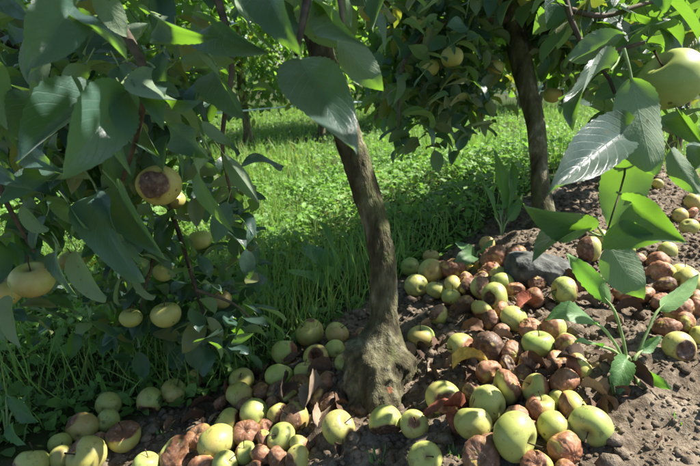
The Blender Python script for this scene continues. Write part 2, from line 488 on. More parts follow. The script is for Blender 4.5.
# ------------------------------------------------------------------ ground sheet
def axis(lo, hi, step, far):
    d = np.arange(lo, hi + step / 2, step)
    g = step; L = []; x = lo
    while x > -far: g *= 1.22; x -= g; L.append(x)
    Rr = []; x = hi; g = step
    while x < far: g *= 1.22; x += g; Rr.append(x)
    return np.concatenate([L[::-1], d, Rr])
gx = axis(-0.95, 1.55, .0085, 400); gy = axis(0.35, 2.75, .0085, 400)
GX, GY = np.meshgrid(gx, gy)
gxf, gyf = GX.ravel(), GY.ravel()
gzv = ground_h(gxf, gyf)
nx, ny = len(gx), len(gy)
ii = (np.arange(ny - 1)[:, None] * nx + np.arange(nx - 1)[None, :]).ravel()
quads = np.stack([ii, ii + 1, ii + nx + 1, ii + nx], 1)
ground = link('ground', mesh_np('ground', np.stack([gxf, gyf, gzv], 1), quads, M['soil'], attrs={'soil': soil_mask(gxf, gyf)}))
tag(ground, kind='structure')

# ------------------------------------------------------------------ leaves
def leaf_grid(n, m, wr, fold, bend, wave, twist, seed, serr=.05, petiole=.0, shape=(0.82, 1.0), lobed=0.0):
    """leaf of length 1 along +Y, upper face +Z. returns V, quads, uv, mat index"""
    r = np.random.default_rng(seed)
    t = np.linspace(0, 1, n + 1); w = np.linspace(-1, 1, m + 1)
    prof = np.sin(np.pi * t ** shape[0]) ** shape[1]
    prof = np.maximum(prof, 0) * (1 - .15 * t) * (1 - .35 * sstep(.8, 1.0, t) * (1 - t) / .2)
    prof[-1] = 0.0; prof[0] = .02
    ph = r.uniform(0, 6.28, 4)
    V, UV = [], []
    th = bend * (t - .0)                # accumulated bend angle
    cy = np.concatenate([[0], np.cumsum(np.cos((th[1:] + th[:-1]) / 2) / n)])
    cz = np.concatenate([[0], np.cumsum(-np.sin((th[1:] + th[:-1]) / 2) / n)])
    for i in range(n + 1):
        for j in range(m + 1):
            a = abs(w[j]); s = np.sign(w[j])
            half = wr * .5 * prof[i]
            if a == 1 and 0 < i < n:
                half *= 1 + serr * (1 if i % 2 else -1) + lobed * math.sin(i * 2.1 + ph[3])
            x = half * w[j]
            z = fold * half * a + wave * (a ** 2) * wr * math.sin(7.5 * t[i] + ph[0 if s > 0 else 1]) * .5 + .10 * wr * math.sin(3 * t[i] + ph[2]) * w[j] * (1 if twist else .4)
            z += .012 * math.sin(25 * t[i]) * a * (1 - a)
            tw = twist * t[i]
            x2, z2 = x * math.cos(tw) - z * math.sin(tw), x * math.sin(tw) + z * math.cos(tw)
            ct, st = math.cos(th[i]), math.sin(th[i])
            V.append((x2, cy[i] + z2 * st, cz[i] + z2 * ct)); UV.append((.5 + .5 * w[j], t[i]))
    V = np.array(V); UV = np.array(UV)
    Q = []
    for i in range(n):
        for j in range(m):
            a = i * (m + 1) + j
            Q.append((a, a + 1, a + m + 2, a + m + 1))
    # bring the tip back onto +Y at distance 1
    tip = np.array([0, cy[-1], cz[-1]]); L = np.linalg.norm(tip)
    al = math.atan2(tip[2], tip[1]); ca, sa = math.cos(-al), math.sin(-al)
    y, z = V[:, 1] * ca - V[:, 2] * sa, V[:, 1] * sa + V[:, 2] * ca
    V[:, 1], V[:, 2] = y / L, z / L
    V[:, 0] /= L ** .5
    mi = [0] * len(Q)
    if petiole:
        pv, pq, _, _ = tube([(0, .03, -.004), (0, -.12 * petiole, -.01), (0.01, -.3 * petiole, .03)], [.012, .013, .017], 5)
        Q += [tuple(x + len(V) for x in f) for f in pq]
        mi += [1] * len(pq)
        V = np.concatenate([V, pv]); UV = np.concatenate([UV, np.full((len(pv), 2), .5)])
    return V, np.array(Q), UV, mi

LEAF, MIDLEAF = [], []
rr = np.random.default_rng(3)
for k in range(16):
    V, Q, UV, mi = leaf_grid(30, 8, .53, rr.uniform(.1, .95), rr.uniform(-.4, 1.4), rr.uniform(.06, .26), rr.uniform(-.45, .45), k, serr=.026, petiole=1, shape=(.90, .74))
    LEAF.append(mesh_np('apple_leaf', V, Q, [M['leaf'], M['petiole']], uv=UV, mat_idx=mi))
for k, (fo, be, wv, tw) in enumerate([(.28, .55, .10, .15), (.20, .9, .14, -.2), (.40, .35, .16, .1)]):
    V, Q, UV, mi = leaf_grid(30, 8, .56, fo, be, wv, tw, 400 + k, serr=.026, petiole=1, shape=(.92, .76))
    LEAF.append(mesh_np('apple_leaf', V, Q, [M['leaf'], M['petiole']], uv=UV, mat_idx=mi))
for k in range(10):
    V, Q, UV, mi = leaf_grid(7, 4, .55, rr.uniform(.1, .6), rr.uniform(-.2, 1.2), rr.uniform(.05, .2), rr.uniform(-.5, .5), k + 50, serr=0, shape=(.9, .78))
    MIDLEAF.append(mesh_np('apple_leaf_small', V, Q, [M['leaf']], uv=UV))

def leaf_matrix(base, tip, normal, wr=1.0):
    Y = (tip - base); L = Y.length; Y = Y / L
    Z = normal - Y * normal.dot(Y)
    if Z.length < 1e-4: Z = Y.orthogonal()
    Z.normalize(); X = Y.cross(Z)
    m = Matrix((X * L * wr, Y * L, Z * L)).transposed().to_4x4()
    m.translation = base
    return m

def place_leaf(parent, mesh, base, tip, normal, wr=1.0, tint=None):
    o = link('leaf', mesh, parent, parent.matrix_world.inverted() @ leaf_matrix(base, tip, normal, wr))
    o['tint'] = random.random() if tint is None else tint
    return o

def px_leaf(parent, bx, by, tx, ty, db, dt, face=0, wr=1.0, var=None):
    cx_, cy_ = (bx + tx) / 2, (by + ty) / 2
    bx, by, tx, ty = cx_ + (bx - cx_) * .92, cy_ + (by - cy_) * .92, cx_ + (tx - cx_) * .90, cy_ + (ty - cy_) * .90
    dt = dt - .055 if abs(face) < 90 else dt + .035
    b, t = P(bx, by, db), P(tx, ty, dt)
    wr *= max(.45, math.hypot(tx - bx, ty - by) * (db + dt) / 2 / F / (t - b).length)
    ax = (t - b).normalized()
    toc = (Vector((0, 0, CAM_H)) - (b + t) / 2).normalized()
    n = toc - ax * toc.dot(ax); n.normalize()
    side = ax.cross(n)
    f = math.radians(face)
    n = n * math.cos(f) + side * math.sin(f)
    k = random.randrange(len(LEAF)) if var is None else var
    return place_leaf(parent, LEAF[k], b, t, n, wr, random.uniform(.05, .85))

def rand_leaf_dirs(n, rng, droop=.55):
    az = rng.uniform(0, 2 * np.pi, n)
    el = rng.normal(-droop, .5, n)
    d = np.stack([np.cos(az) * np.cos(el), np.sin(az) * np.cos(el), np.sin(el)], 1)
    up = np.stack([rng.normal(0, .45, n), rng.normal(0, .45, n), np.ones(n)], 1) + .35 * np.array(SUN_DIR)
    z = up - d * np.sum(up * d, 1)[:, None]
    z /= np.linalg.norm(z, axis=1)[:, None]
    return d, z

LOW_V = np.array([(0, 0, 0), (-.25, .3, .06), (0, .33, 0), (.25, .3, .06), (-.22, .68, .02), (0, .68, -.04), (.22, .68, .02), (0, 1, -.14)])
LOW_Q = np.array([(0, 2, 1, 1), (0, 3, 2, 2), (1, 2, 5, 4), (2, 3, 6, 5), (4, 5, 7, 7), (5, 6, 7, 7)])
LOW_T = np.array([(0, 2, 1), (0, 3, 2), (1, 2, 5), (1, 5, 4), (2, 3, 6), (2, 6, 5), (4, 5, 7), (5, 6, 7)])
LOW_UV = np.array([(.5, 0), (0, .3), (.5, .33), (1, .3), (0, .68), (.5, .68), (1, .68), (.5, 1)])

def scatter_mesh(name, TV, TT, TUV, pos, ydir, zdir, size, material, wr=None, tint=None, rng=R):
    n = len(pos)
    x = np.cross(ydir, zdir)
    w = np.ones(n) if wr is None else wr
    V = (TV[None, :, 0:1] * (x * (size * w)[:, None])[:, None, :] + TV[None, :, 1:2] * (ydir * size[:, None])[:, None, :]
         + TV[None, :, 2:3] * (zdir * size[:, None])[:, None, :] + pos[:, None, :])
    k = len(TV)
    T = (TT[None] + (np.arange(n) * k)[:, None, None]).reshape(-1, TT.shape[1])
    uv = np.tile(TUV, (n, 1))
    ti = rng.uniform(0, 1, n) if tint is None else tint
    return mesh_np(name, V.reshape(-1, 3), T, material, uv=uv, attrs={'tint': np.repeat(ti, k)})

def crown_points(rng, center, rad, n, clumps=45, spread=.16, zmin=None, keep=None):
    c = rng.normal(0, 1, (clumps * 4, 3)); c /= np.linalg.norm(c, axis=1)[:, None]
    c = c * (rng.uniform(.25, 1, len(c)) ** .5)[:, None] * np.array(rad) + np.array(center)
    if zmin is not None: c = c[c[:, 2] > zmin + .05]
    c = c[:clumps]
    p = c[rng.integers(0, len(c), n)] + rng.normal(0, spread * .8, (n, 3)) * np.array([1, 1, .8])
    if zmin is not None: p = p[p[:, 2] > zmin]
    if keep is not None: p = p[keep(p)]
    return p

def add_foliage(parent, pts, rng, size=(.05, .08)):
    inv = np.array(parent.matrix_world.inverted().translation)
    d, z = rand_leaf_dirs(len(pts), rng); sz = rng.uniform(*size, len(pts))
    V, Q, UV, A, o = [], [], [], [], 0
    grp = np.arange(len(pts)) % 6
    for k in range(6):
        v, q, uv, _ = leaf_grid(6, 4, .55, .15 + .12 * k, -.2 + .28 * k, .06 + .02 * k, .15 * (k - 2.5), 300 + k, serr=0, shape=(.9, .78))
        m = grp == k; n = int(m.sum()); x = np.cross(d[m], z[m])
        W = (v[None, :, 0:1] * x[:, None] + v[None, :, 1:2] * d[m][:, None] + v[None, :, 2:3] * z[m][:, None]) * sz[m][:, None, None] + pts[m][:, None] + inv
        V.append(W.reshape(-1, 3)); Q.append((q[None] + (np.arange(n) * len(v))[:, None, None]).reshape(-1, 4) + o); UV.append(np.tile(uv, (n, 1)))
        A.append(np.repeat(rng.uniform(0, 1, n), len(v))); o += n * len(v)
    me = mesh_np('foliage', np.concatenate(V), np.concatenate(Q), M['crown'], uv=np.concatenate(UV), attrs={'tint': np.concatenate(A)})
    return tag(link('foliage', me, parent), kind='stuff')

def add_crown(parent, pts, rng, size=(.06, .10), material='crown'):
    d, z = rand_leaf_dirs(len(pts), rng)
    inv = np.array(parent.matrix_world.inverted().translation)
    me = scatter_mesh('crown', LOW_V, LOW_T, LOW_UV, pts + inv, d, z, rng.uniform(*size, len(pts)), M[material], rng=rng)
    return tag(link('crown', me, parent), kind='stuff')

def empty(name, loc):
    o = bpy.data.objects.new(name, None); COL.objects.link(o)
    o.location = loc; o.empty_display_size = .1
    bpy.context.view_layer.update()
    return o

def add_tube(name, parent, pts, rads, material, seg=8, sm=24, rough=0, seed=0, attrs=None):
    inv = np.array(parent.matrix_world.inverted().translation)
    V, Q, pp, rd = tube(pts, rads, seg, sm, rough, seed)
    at = {k: f(V) for k, f in (attrs or {}).items()}
    return link(name, mesh_np(name, V + inv, Q, material, attrs=at), parent)

def pxr(px, d): return px * d / F

# ------------------------------------------------------------------ tree in the middle
D1 = 1.10
path = [(378, 412), (378, 398), (378, 384), (378, 370), (379, 355), (381, 342), (383, 325), (384, 295), (381, 250), (369, 200), (353, 150), (337, 100), (321, 50), (305, 0)]
radp = [41, 39, 38, 36.5, 32, 22, 15, 13.2, 12.8, 13, 13.2, 12.8, 12.5, 12]
dep = [1.10, 1.10, 1.10, 1.10, 1.10, 1.10, 1.10, 1.10, 1.09, 1.08, 1.06, 1.04, 1.02, 1.0]
tp = [P(x, y, d) for (x, y), d in zip(path, dep)]
tr = [pxr(r, d) for r, d in zip(radp, dep)]
tp += [tp[-1] + Vector((-.04, .03, .22)), tp[-1] + Vector((-.02, .06, .55)), tp[-1] + Vector((0, .05, .95))]
tr += [.027, .022, .014]
base1 = tp[1].copy(); base1.z = gz(base1.x, base1.y)
tree1 = empty('apple_tree', base1)
tag(tree1, 'leaning apple tree in the middle with swollen mossy trunk base among fallen apples', 'tree', 'apple trees of the near row')
wound_c = np.array(P(387, 388, 1.03))
V, Q, pp, rd = tube(tp, tr, 110, 420, 0.0)
n_r = len(pp)
Vr = V.reshape(n_r, 110, 3); dirs = Vr - pp[:, None, :]
q = V * np.array([1, 1, .55])
hgt = np.repeat(pp[:, 2] - base1.z, 110)
ang = np.tile(np.arange(110) * 2 * np.pi / 110, n_r)
qw = V * np.array([1, 1, .4]) + .012 * np.stack([fbm(V * 18 + 7 * j, 2, 60 + j) for j in range(3)], 1)
ridge = 1 - np.abs(vnoise(qw * 62, 65)) * 2
flake = np.clip(fbm(qw * 120, 3, 66), -.2, .5)
disp = 1 + .13 * fbm(q * 15, 3, 4) + .08 * fbm(q * 42, 3, 5) + .055 * ridge + .07 * flake
low = np.exp(-np.clip(hgt, 0, 9) / .055)
disp += low * (.08 * np.sin(3 * ang + .7) + .08 * np.sin(5 * ang + 2) + .25 * fbm(V * 14, 3, 6))
bul = np.exp(-((hgt - .065) / .035) ** 2)
disp += bul * (.06 + .34 * fbm(V * 24, 3, 8))
wd = np.exp(-(np.linalg.norm(V - wound_c, axis=1) / .016) ** 2)
disp -= .10 * wd
Vr = pp[:, None, :] + dirs * disp.reshape(n_r, 110, 1)
link('trunk', mesh_np('trunk', Vr.reshape(-1, 3) - np.array(base1), Q, M['bark'], attrs={'wound': wd, 'crevice': np.clip(.5 - .6 * ridge - .5 * flake, 0, 1)}), tree1)
top1 = tp[-3]
# limbs of tree 1
add_tube('branch', tree1, [tp[-2], tp[-2] + Vector((.16, -.12, .22)), (.28, .55, 1.42), (.30, .48, 1.10), P(562, -20, .62), P(580, 40, .60), P(612, 84, .63), P(626, 150, .63), P(606, 236, .57)],
         [.014, .011, .008, .006, .0045, .0032, .0022, .0015, .001], M['twig'], 7, 60, .06, 2)
add_tube('branch', tree1, [P(571, 10, .61), P(600, 16, .61), P(640, 5, .62), P(700, -10, .66)], [.004, .0035, .003, .002], M['twig'], 6, 16)
add_tube('branch', tree1, [P(580, 40, .60), P(612, 50, .59), P(645, 42, .57)], [.0035, .0028, .002], M['twig'], 6, 14)
add_tube('branch', tree1, [tp[-3], tp[-3] + Vector((.05, -.18, .25)), (0.0, .55, 1.22), P(318, -60, .5), P(305, 10, .45), P(296, 55, .43)], [.012, .01, .008, .005, .004, .002], M['twig'], 7, 40, .05, 3)
add_tube('branch', tree1, [P(318, -60, .5), P(338, -10, .48), P(344, 35, .46)], [.004, .003, .0016], M['twig'], 6, 14)
add_tube('branch', tree1, [tp[-3], tp[-3] + Vector((.14, .0, .12)), P(375, -30, .95), P(372, -5, .95)], [.012, .009, .005, .003], M['twig'], 6, 20)
add_tube('branch', tree1, [tp[-2], tp[-2] + Vector((-.25, -.1, .25)), tp[-2] + Vector((-.5, -.15, .3))], [.012, .009, .005], M['twig'], 6, 14)
add_tube('branch', tree1, [tp[-2], tp[-2] + Vector((.25, .15, .3)), tp[-2] + Vector((.5, .25, .45))], [.012, .009, .005], M['twig'], 6, 14)

HERO1 = [  # bx, by, tx, ty, depth base, depth tip, face, width, variant
    (297, 56, 358, 156, .46, .42, 2, 1.08, 16), (268, -18, 304, 60, .45, .43, 20, .95, 17), (300, -20, 338, 50, .46, .46, 165, .95, 6),
    (336, 36, 386, 94, .46, .45, 172, .95, 1), (330, 8, 364, 48, .50, .45, 35, .7, 3), (392, -25, 372, 34, .55, .55, 20, .9, 8),
    (256, -10, 284, 60, .50, .50, 60, .7, 5), (345, -15, 352, 30, .55, .55, 140, .8, 9), (235, -15, 262, 25, .55, .55, 150, .8, 10),
    (630, 74, 655, 180, .52, .50, 150, 1.25, 0), (628, 128, 546, 196, .53, .50, 12, 1.0, 18), (614, 66, 566, 128, .56, .54, 35, .9, 11),
    (628, 34, 566, 62, .58, .56, 160, .95, 12), (642, 34, 612, 60, .60, .60, 185, .8, 13), (590, 232, 522, 204, .54, .52, -10, 1.1, 16),
    (586, 226, 530, 258, .57, .55, 30, 1.25, 14), (606, 240, 645, 302, .56, .53, 160, 1.25, 1), (602, 236, 664, 240, .53, .51, -12, 1.1, 17),
    (630, 200, 688, 246, .52, .49, 30, 1.15, 3), (640, 146, 610, 234, .60, .60, 175, 1.1, 15), (668, 146, 706, 200, .60, .58, 160, .8, 4),
    (596, -12, 606, 32, .62, .60, 150, .7, 6), (656, -8, 702, 24, .62, .60, 170, .9, 8), (676, 20, 720, 44, .63, .62, 160, .9, 9),
    (690, 40, 712, 92, .66, .64, 150, .9, 10), (628, 6, 668, 22, .64, .62, 20, .8, 11), (604, 24, 580, 8, .63, .62, 150, .7, 12),
    (678, 110, 706, 150, .60, .58, 20, .9, 13), (560, 4, 530, -12, .62, .60, 30, .9, 14), (645, 196, 622, 206, .55, .54, 150, .9, 7)]
for h in HERO1: px_leaf(tree1, *h)

def fill(parent, boxes, meshes, rng, size=(.05, .082), hide=None):
    for (x0, x1, y0, y1, d0, d1, n) in boxes:
        d, z = rand_leaf_dirs(n, rng)
        for k in range(n):
            px_, py_ = rng.uniform(x0, x1), rng.uniform(y0, y1)
            if hide and hide(px_, py_): continue
            b = P(px_, py_, rng.uniform(d0, d1)); s = rng.uniform(*size)
            place_leaf(parent, meshes[rng.integers(len(meshes))], b, b + Vector(d[k]) * s, Vector(z[k]), rng.uniform(.85, 1.15))
fill(tree1, [(252, 400, -40, 12, .6, 1.0, 46), (560, 715, -40, 26, .6, .85, 70), (640, 715, 26, 70, .68, .9, 22), (590, 650, 40, 120, .62, .8, 16), (655, 715, 90, 150, .68, .9, 14), (570, 720, -120, -40, .6, .9, 30)], LEAF, R)
cp = crown_points(R, (-.14, 1.0, 1.95), (.48, .50, .75), 2400, 26, .10, zmin=1.12)
cp = np.concatenate([cp, crown_points(R, (.16, .58, 1.42), (.30, .22, .24), 150, 5, .09, zmin=1.12), crown_points(R, (.35, 1.0, 1.7), (.35, .25, .35), 700, 10, .09, zmin=1.2)])  # last two clumps: unseen leaves added above the frame to shade the left side
add_crown(tree1, cp, R)

# ------------------------------------------------------------------ tree on the left (trunk just outside the frame)
bl = Vector((-.80, .42, 0)); bl.z = gz(bl.x, bl.y)
treeL = empty('apple_tree', bl)
tag(treeL, 'apple tree at the left edge with low branches of big dark leaves and yellow apples', 'tree', 'apple trees of the near row')
lt = [bl + Vector((0, 0, -.06)), bl + Vector((0, 0, .05)), bl + Vector((-.01, .01, .14)), bl + Vector((-.02, .02, .5)), bl + Vector((.02, .05, .95)), bl + Vector((.0, .05, 1.5)), bl + Vector((0, .05, 2.0))]
add_tube('trunk', treeL, lt, [.07, .06, .042, .036, .032, .022, .012], M['bark'], 28, 90, .12, 12)
BR = [([lt[4], P(60, -60, .62), P(110, 10, .52), P(145, 74, .50), P(140, 120, .55), P(120, 190, .66), P(112, 262, .8)], [.016, .010, .006, .0045, .0035, .003, .002]),
      ([lt[4], P(150, -70, .75), P(215, -8, .66), P(232, 60, .66), P(222, 140, .7), P(232, 200, .78)], [.015, .009, .006, .004, .003, .002]),
      ([lt[3], P(-30, 130, .75), P(10, 210, .8), P(34, 252, .86)], [.012, .007, .004, .0025]),
      ([lt[4], P(40, 60, .95), P(130, 140, 1.0), P(170, 210, 1.1), P(196, 290, 1.2), P(215, 350, 1.25)], [.016, .010, .008, .006, .004, .003]),
      ([P(130, 140, 1.0), P(165, 152, .95), P(160, 164, .9)], [.005, .004, .003]),
      ([P(170, 210, 1.1), P(150, 270, 1.15), P(135, 330, 1.2)], [.005, .004, .002]),
      ([P(196, 290, 1.2), P(235, 305, 1.2), P(262, 330, 1.2)], [.004, .003, .002])]
for k, (pp_, rr_) in enumerate(BR): add_tube('branch', treeL, pp_, rr_, M['twig'], 7, 40, .05, k)
HEROL = [(130, 88, 58, 182, .47, .43, 4, 1.05, 16), (78, 0, 26, 80, .43, .41, 12, 1.2, 18), (76, 26, 130, 62, .44, .44, -35, .8, 3), (150, 84, 164, 130, .50, .48, 0, 1.1, 17),
    (122, 96, 132, 180, .50, .48, 40, .8, 5), (112, 92, 12, 168, .53, .50, 35, .9, 6), (96, -16, 128, 40, .47, .46, 170, .9, 7), (186, 40, 148, 42, .50, .48, 165, 1.1, 8),
    (156, 14, 220, 40, .50, .47, 20, 1.0, 9), (212, 18, 272, 56, .52, .50, 30, .95, 10), (152, 66, 198, 108, .50, .48, 55, .9, 11), (178, 60, 242, 62, .54, .52, 195, .6, 1),
    (214, 62, 244, 122, .53, .51, 40, 1.0, 13), (0, -14, 42, 26, .50, .48, 10, 1.0, 14), (-6, 56, 10, 134, .48, .48, 165, .8, 15), (166, 124, 212, 160, .56, .54, 30, .9, 0),
    (208, 150, 236, 238, .55, .53, 48, .85, 5), (222, 152, 262, 206, .58, .56, 172, .6, 2), (186, 160, 182, 184, .60, .59, 10, .8, 3), (95, 188, 142, 288, .58, .56, 30, .75, 4),
    (116, 186, 168, 262, .60, .57, 20, .85, 6), (76, 166, -4, 204, .62, .60, 45, .8, 7), (74, 246, 108, 302, .66, .64, 150, .75, 8), (58, 244, 78, 300, .66, .64, 30, .8, 9),
    (12, 296, 22, 350, .75, .74, 150, .8, 10), (-4, 300, 8, 346, .75, .74, 160, .8, 11), (66, 200, 92, 232, .60, .58, 20, .9, 12), (40, 90, 14, 150, .55, .53, 40, .8, 13),
    (112, 40, 150, 22, .54, .53, 160, .9, 14), (88, 60, 62, 108, .54, .52, 165, .9, 15), (200, 120, 232, 146, .60, .58, 150, .8, 1), (140, 122, 160, 160, .64, .62, 30, .8, 2),
    (30, 150, 66, 176, .64, .62, 25, .9, 3), (-8, 160, 28, 190, .58, .56, 20, .9, 4), (20, 205, 50, 232, .66, .64, 150, .9, 6)]
for h in HEROL: px_leaf(treeL, *h)
SHOW = [(200, 240, 1.22, 15), (164, 272, 1.2, 14), (131, 318, 1.15, 14), (166, 315, 1.15, 18), (174, 200, 1.15, 14), (72, 262, 1.15, 14), (222, 300, 1.25, 12), (33, 280, .87, 24), (159, 186, .86, 26)]
def left_gap(x, y):
    return any(abs(x - a) < r + 6 and -r - 22 < y - b < r for a, b, c, r in SHOW) or (128 < x < 192 and 140 < y < 214) or (60 < x < 95 and 185 < y < 240) or (x < 25 and 205 < y < 250) or (y > 225 and x < 105 and y > 235) or (200 < x < 250 and 100 < y < 150)
fill(treeL, [(-20, 215, -35, 70, .60, .95, 70), (-20, 170, 60, 150, .62, 1.0, 46), (40, 240, 140, 240, .75, 1.15, 44), (-20, 60, 100, 170, .7, 1.0, 14),
             (115, 262, 225, 330, 1.0, 1.35, 70), (165, 240, 300, 352, 1.1, 1.35, 22)], LEAF, R, hide=left_gap)
def blocks(x, y, d):
    return any(abs(x - a) < r + 8 and -r - 16 < y - b < r and d < c + .04 for a, b, c, r in SHOW)
def px_mass(rng, boxes):
    out = []
    for (x0, x1, y0, y1, d0, d1, n, nc) in boxes:
        c = np.stack([rng.uniform(x0, x1, nc), rng.uniform(y0, y1, nc), rng.uniform(d0, d1, nc)], 1)
        q = c[rng.integers(0, nc, n)] + rng.normal(0, 1, (n, 3)) * np.array([22, 18, .06])
        out += [P(*v) for v in q if v[2] > d0 - .05 and not blocks(*v) and not (258 < v[0] < 340 and v[1] > 120)]
    return np.array([tuple(v) for v in out])
cp = crown_points(R, (-.80, .45, 1.95), (.5, .5, .75), 1300, 18, .10, zmin=1.15)
add_crown(treeL, cp, R)
add_foliage(treeL, px_mass(R, [(105, 250, 220, 330, 1.05, 1.35, 420, 24), (0, 200, 0, 120, .85, 1.2, 420, 26), (40, 225, 125, 235, .92, 1.25, 330, 24), (0, 110, 150, 240, .85, 1.1, 110, 9), (0, 60, 250, 320, .95, 1.2, 40, 4)]), R, (.05, .08))


# ------------------------------------------------------------------ second tree of the row (right of the middle) and the ones behind it
def mid_tree(px_path, label, crown_c, crown_r, n_crown, boxes, zmin, seed, loc=None, n_clump=45, shade_clump=None, mass=None):
    rng = np.random.default_rng(seed)
    if px_path:
        pts = [P(x, y, d) for x, y, d, r in px_path]; rd = [pxr(r, d) for x, y, d, r in px_path]
    else:
        b = Vector((loc[0], loc[1], gz(*loc)))
        pts = [b + Vector((0, 0, -.05)), b + Vector((.01, 0, .12)), b + Vector((.03, .02, .6))]; rd = [.055, .04, .034]
    pts += [pts[-1] + Vector((-.03, .02, .4)), pts[-1] + Vector((0, 0, .9)), pts[-1] + Vector((0, 0, 1.3))]; rd += [rd[-1] * .8, rd[-1] * .6, .01]
    b = pts[0].copy(); b.z = gz(b.x, b.y)
    t = empty('apple_tree', b)
    tag(t, label, 'tree', 'apple trees of the near row')
    add_tube('trunk', t, pts, rd, M['bark'], 24, 70, .12, seed)
    for k in range(6):
        a = rng.uniform(0, 6.28); s = pts[-3] if k % 2 else pts[-4]
        e = Vector((math.cos(a), math.sin(a), .15))
        add_tube('branch', t, [s, s + e * .25 + Vector((0, 0, .08)), s + e * .5 + Vector((0, 0, .02))], [.014, .009, .004], M['twig'], 6, 12)
    fill(t, boxes, MIDLEAF, rng, (.06, .095), hide=(lambda a, b: abs(a - 525) < 30 and b > 0) if px_path else None)
    def keep(p):
        x, y, d = pix((p[:, 0], p[:, 1], p[:, 2]))
        clear = (np.abs(x - np.interp(y, [0, 60, 130, 190], [510, 521, 536, 541])) < 21) & (d < 1.9) & (y > 3) if px_path else False
        return ~((y > 60) & (x > 225) & (x < 372)) & (y < 155) & ~clear
    cp = crown_points(rng, crown_c, crown_r, n_crown, n_clump, .12, zmin=zmin, keep=keep)
    if mass:
        pm = px_mass(rng, mass); pm = pm[keep(pm)]
        add_foliage(t, pm, rng, (.055, .09))
    if shade_clump: cp = np.concatenate([cp, crown_points(rng, *shade_clump)])
    add_crown(t, cp, rng)
    return t
b2 = P(545, 222, 1.70)
t2 = mid_tree([(545, 228, 1.70, 14), (544, 218, 1.70, 12), (541, 190, 1.71, 9.2), (536, 130, 1.74, 9.2), (521, 60, 1.77, 10.5), (510, 0, 1.80, 11)],
    'dark apple tree trunk right of centre standing behind the grey stone', (.55, 1.92, 1.45), (.46, .42, .85), 2900,
    [(378, 480, -10, 130, 1.35, 1.95, 150), (480, 700, -10, 75, 1.45, 2.1, 130), (395, 455, 125, 152, 1.5, 1.8, 18)], .80, 31, shade_clump=((.78, 1.36, 1.42), (.36, .20, .22), 430, 9, .065, 1.12), mass=[(385, 475, -10, 110, 1.55, 2.1, 800, 26), (480, 700, -10, 65, 1.7, 2.4, 1100, 34)])  # includes an unseen leaf clump added overhead to dapple trunk base and left pile
add_tube('branch', t2, [P(514, 20, 1.79), P(470, 18, 1.72), P(430, 30, 1.6), P(405, 60, 1.55), P(398, 130, 1.5)], [.016, .013, .010, .007, .003], M['twig'], 6, 24)
add_tube('branch', t2, [P(520, 50, 1.78), P(560, 40, 1.8), P(610, 20, 1.85)], [.012, .009, .005], M['twig'], 6, 14)
mid_tree(None, 'apple tree farther right in the near row, third trunk from the middle tree', (1.28, 2.42, 1.6), (.6, .6, .95), 4200, [(470, 700, 0, 100, 2.0, 2.6, 120)], .78, 32, (1.24, 2.36))
mid_tree(None, 'apple tree of the near row seen behind the right hand leaves', (1.95, 3.05, 1.55), (.65, .65, .95), 3800, [(560, 700, 20, 110, 2.6, 3.4, 80)], .72, 33, (1.92, 3.02))
mid_tree(None, 'farthest apple tree of the near row beyond the right hand leaves', (2.65, 3.75, 1.5), (.7, .7, .95), 3400, [], .66, 34, (2.6, 3.72))

# ------------------------------------------------------------------ the next rows, across the grass
def far_tree(x, y, label, group, seed, n=4300):
    rng = np.random.default_rng(seed)
    b = Vector((x, y, gz(x, y))); t = empty('apple_tree', b)
    tag(t, label, 'tree', group)
    l = rng.uniform(-.1, .1)
    add_tube('trunk', t, [b + Vector((0, 0, -.05)), b + Vector((0, 0, .1)), b + Vector((l, 0, .7)), b + Vector((l * .5, 0, 1.5)), b + Vector((0, 0, 2.2))], [.07, .05, .04, .03, .012], M['bark'], 14, 30, .12, seed)
    cp = crown_points(rng, (x, y, 1.4), (.78, .78, 1.0), n, 60, .15, zmin=.30)
    add_crown(t, cp, rng, (.06, .105), 'far')
    return b
d_row = np.array([.70, .714])
order = ['first', 'second', 'third', 'fourth', 'fifth', 'sixth', 'seventh', 'eighth', 'ninth', 'tenth', 'eleventh', 'twelfth', 'thirteenth']
ROW2 = []
for k in range(12):
    p = np.array([-1.25, 5.0]) + d_row * (k - 2.6) * .95 + R.normal(0, .05, 2)
    far_tree(p[0], p[1], 'sunlit apple tree across the grass strip, %s from the left in its row' % order[k], 'apple trees of the row across the grass', 100 + k)
    ROW2.append(p)
ROW3 = []
for k in range(10):
    p = np.array([-4.2, 8.0]) + d_row * (k) * 1.35 + R.normal(0, .05, 2)
    far_tree(p[0], p[1], 'apple tree in the background row, mostly hidden behind nearer foliage', 'apple trees of the farthest row', 130 + k, 1900)
for k in range(9):
    p = np.array([-7.5, 12.0]) + d_row * k * 2.2
    far_tree(p[0], p[1], 'apple tree in the background row, mostly hidden behind nearer foliage', 'apple trees of the farthest row', 150 + k, 1700)
hs = [np.array([-1.25, 5.0]) + d_row * s for s in np.linspace(-3, 9, 14)]
hp = [Vector((p[0] + .10, p[1] - .10, .40 + .012 * math.sin(i * 1.7))) for i, p in enumerate(hs)]
V, Q, _, _ = tube(hp, [.0085] * len(hp), 8, 80)
tag(link('irrigation_hose', mesh_np('irrigation_hose', V, Q, M['hose'])), 'thin pale blue hose strung along the tree row across the grass', 'hose')

# ------------------------------------------------------------------ apples
DIR = {'R': (1, 0, 0), 'L': (-1, 0, 0), 'T': (0, 0, 1), 'B': (0, 0, -1), 'F': (0, -1, 0.25), 'K': (0, 1, -.25)}
def dvec(code):
    v = Vector((0, 0, 0))
    for ch in code: v += Vector(DIR[ch])
    return v.normalized()

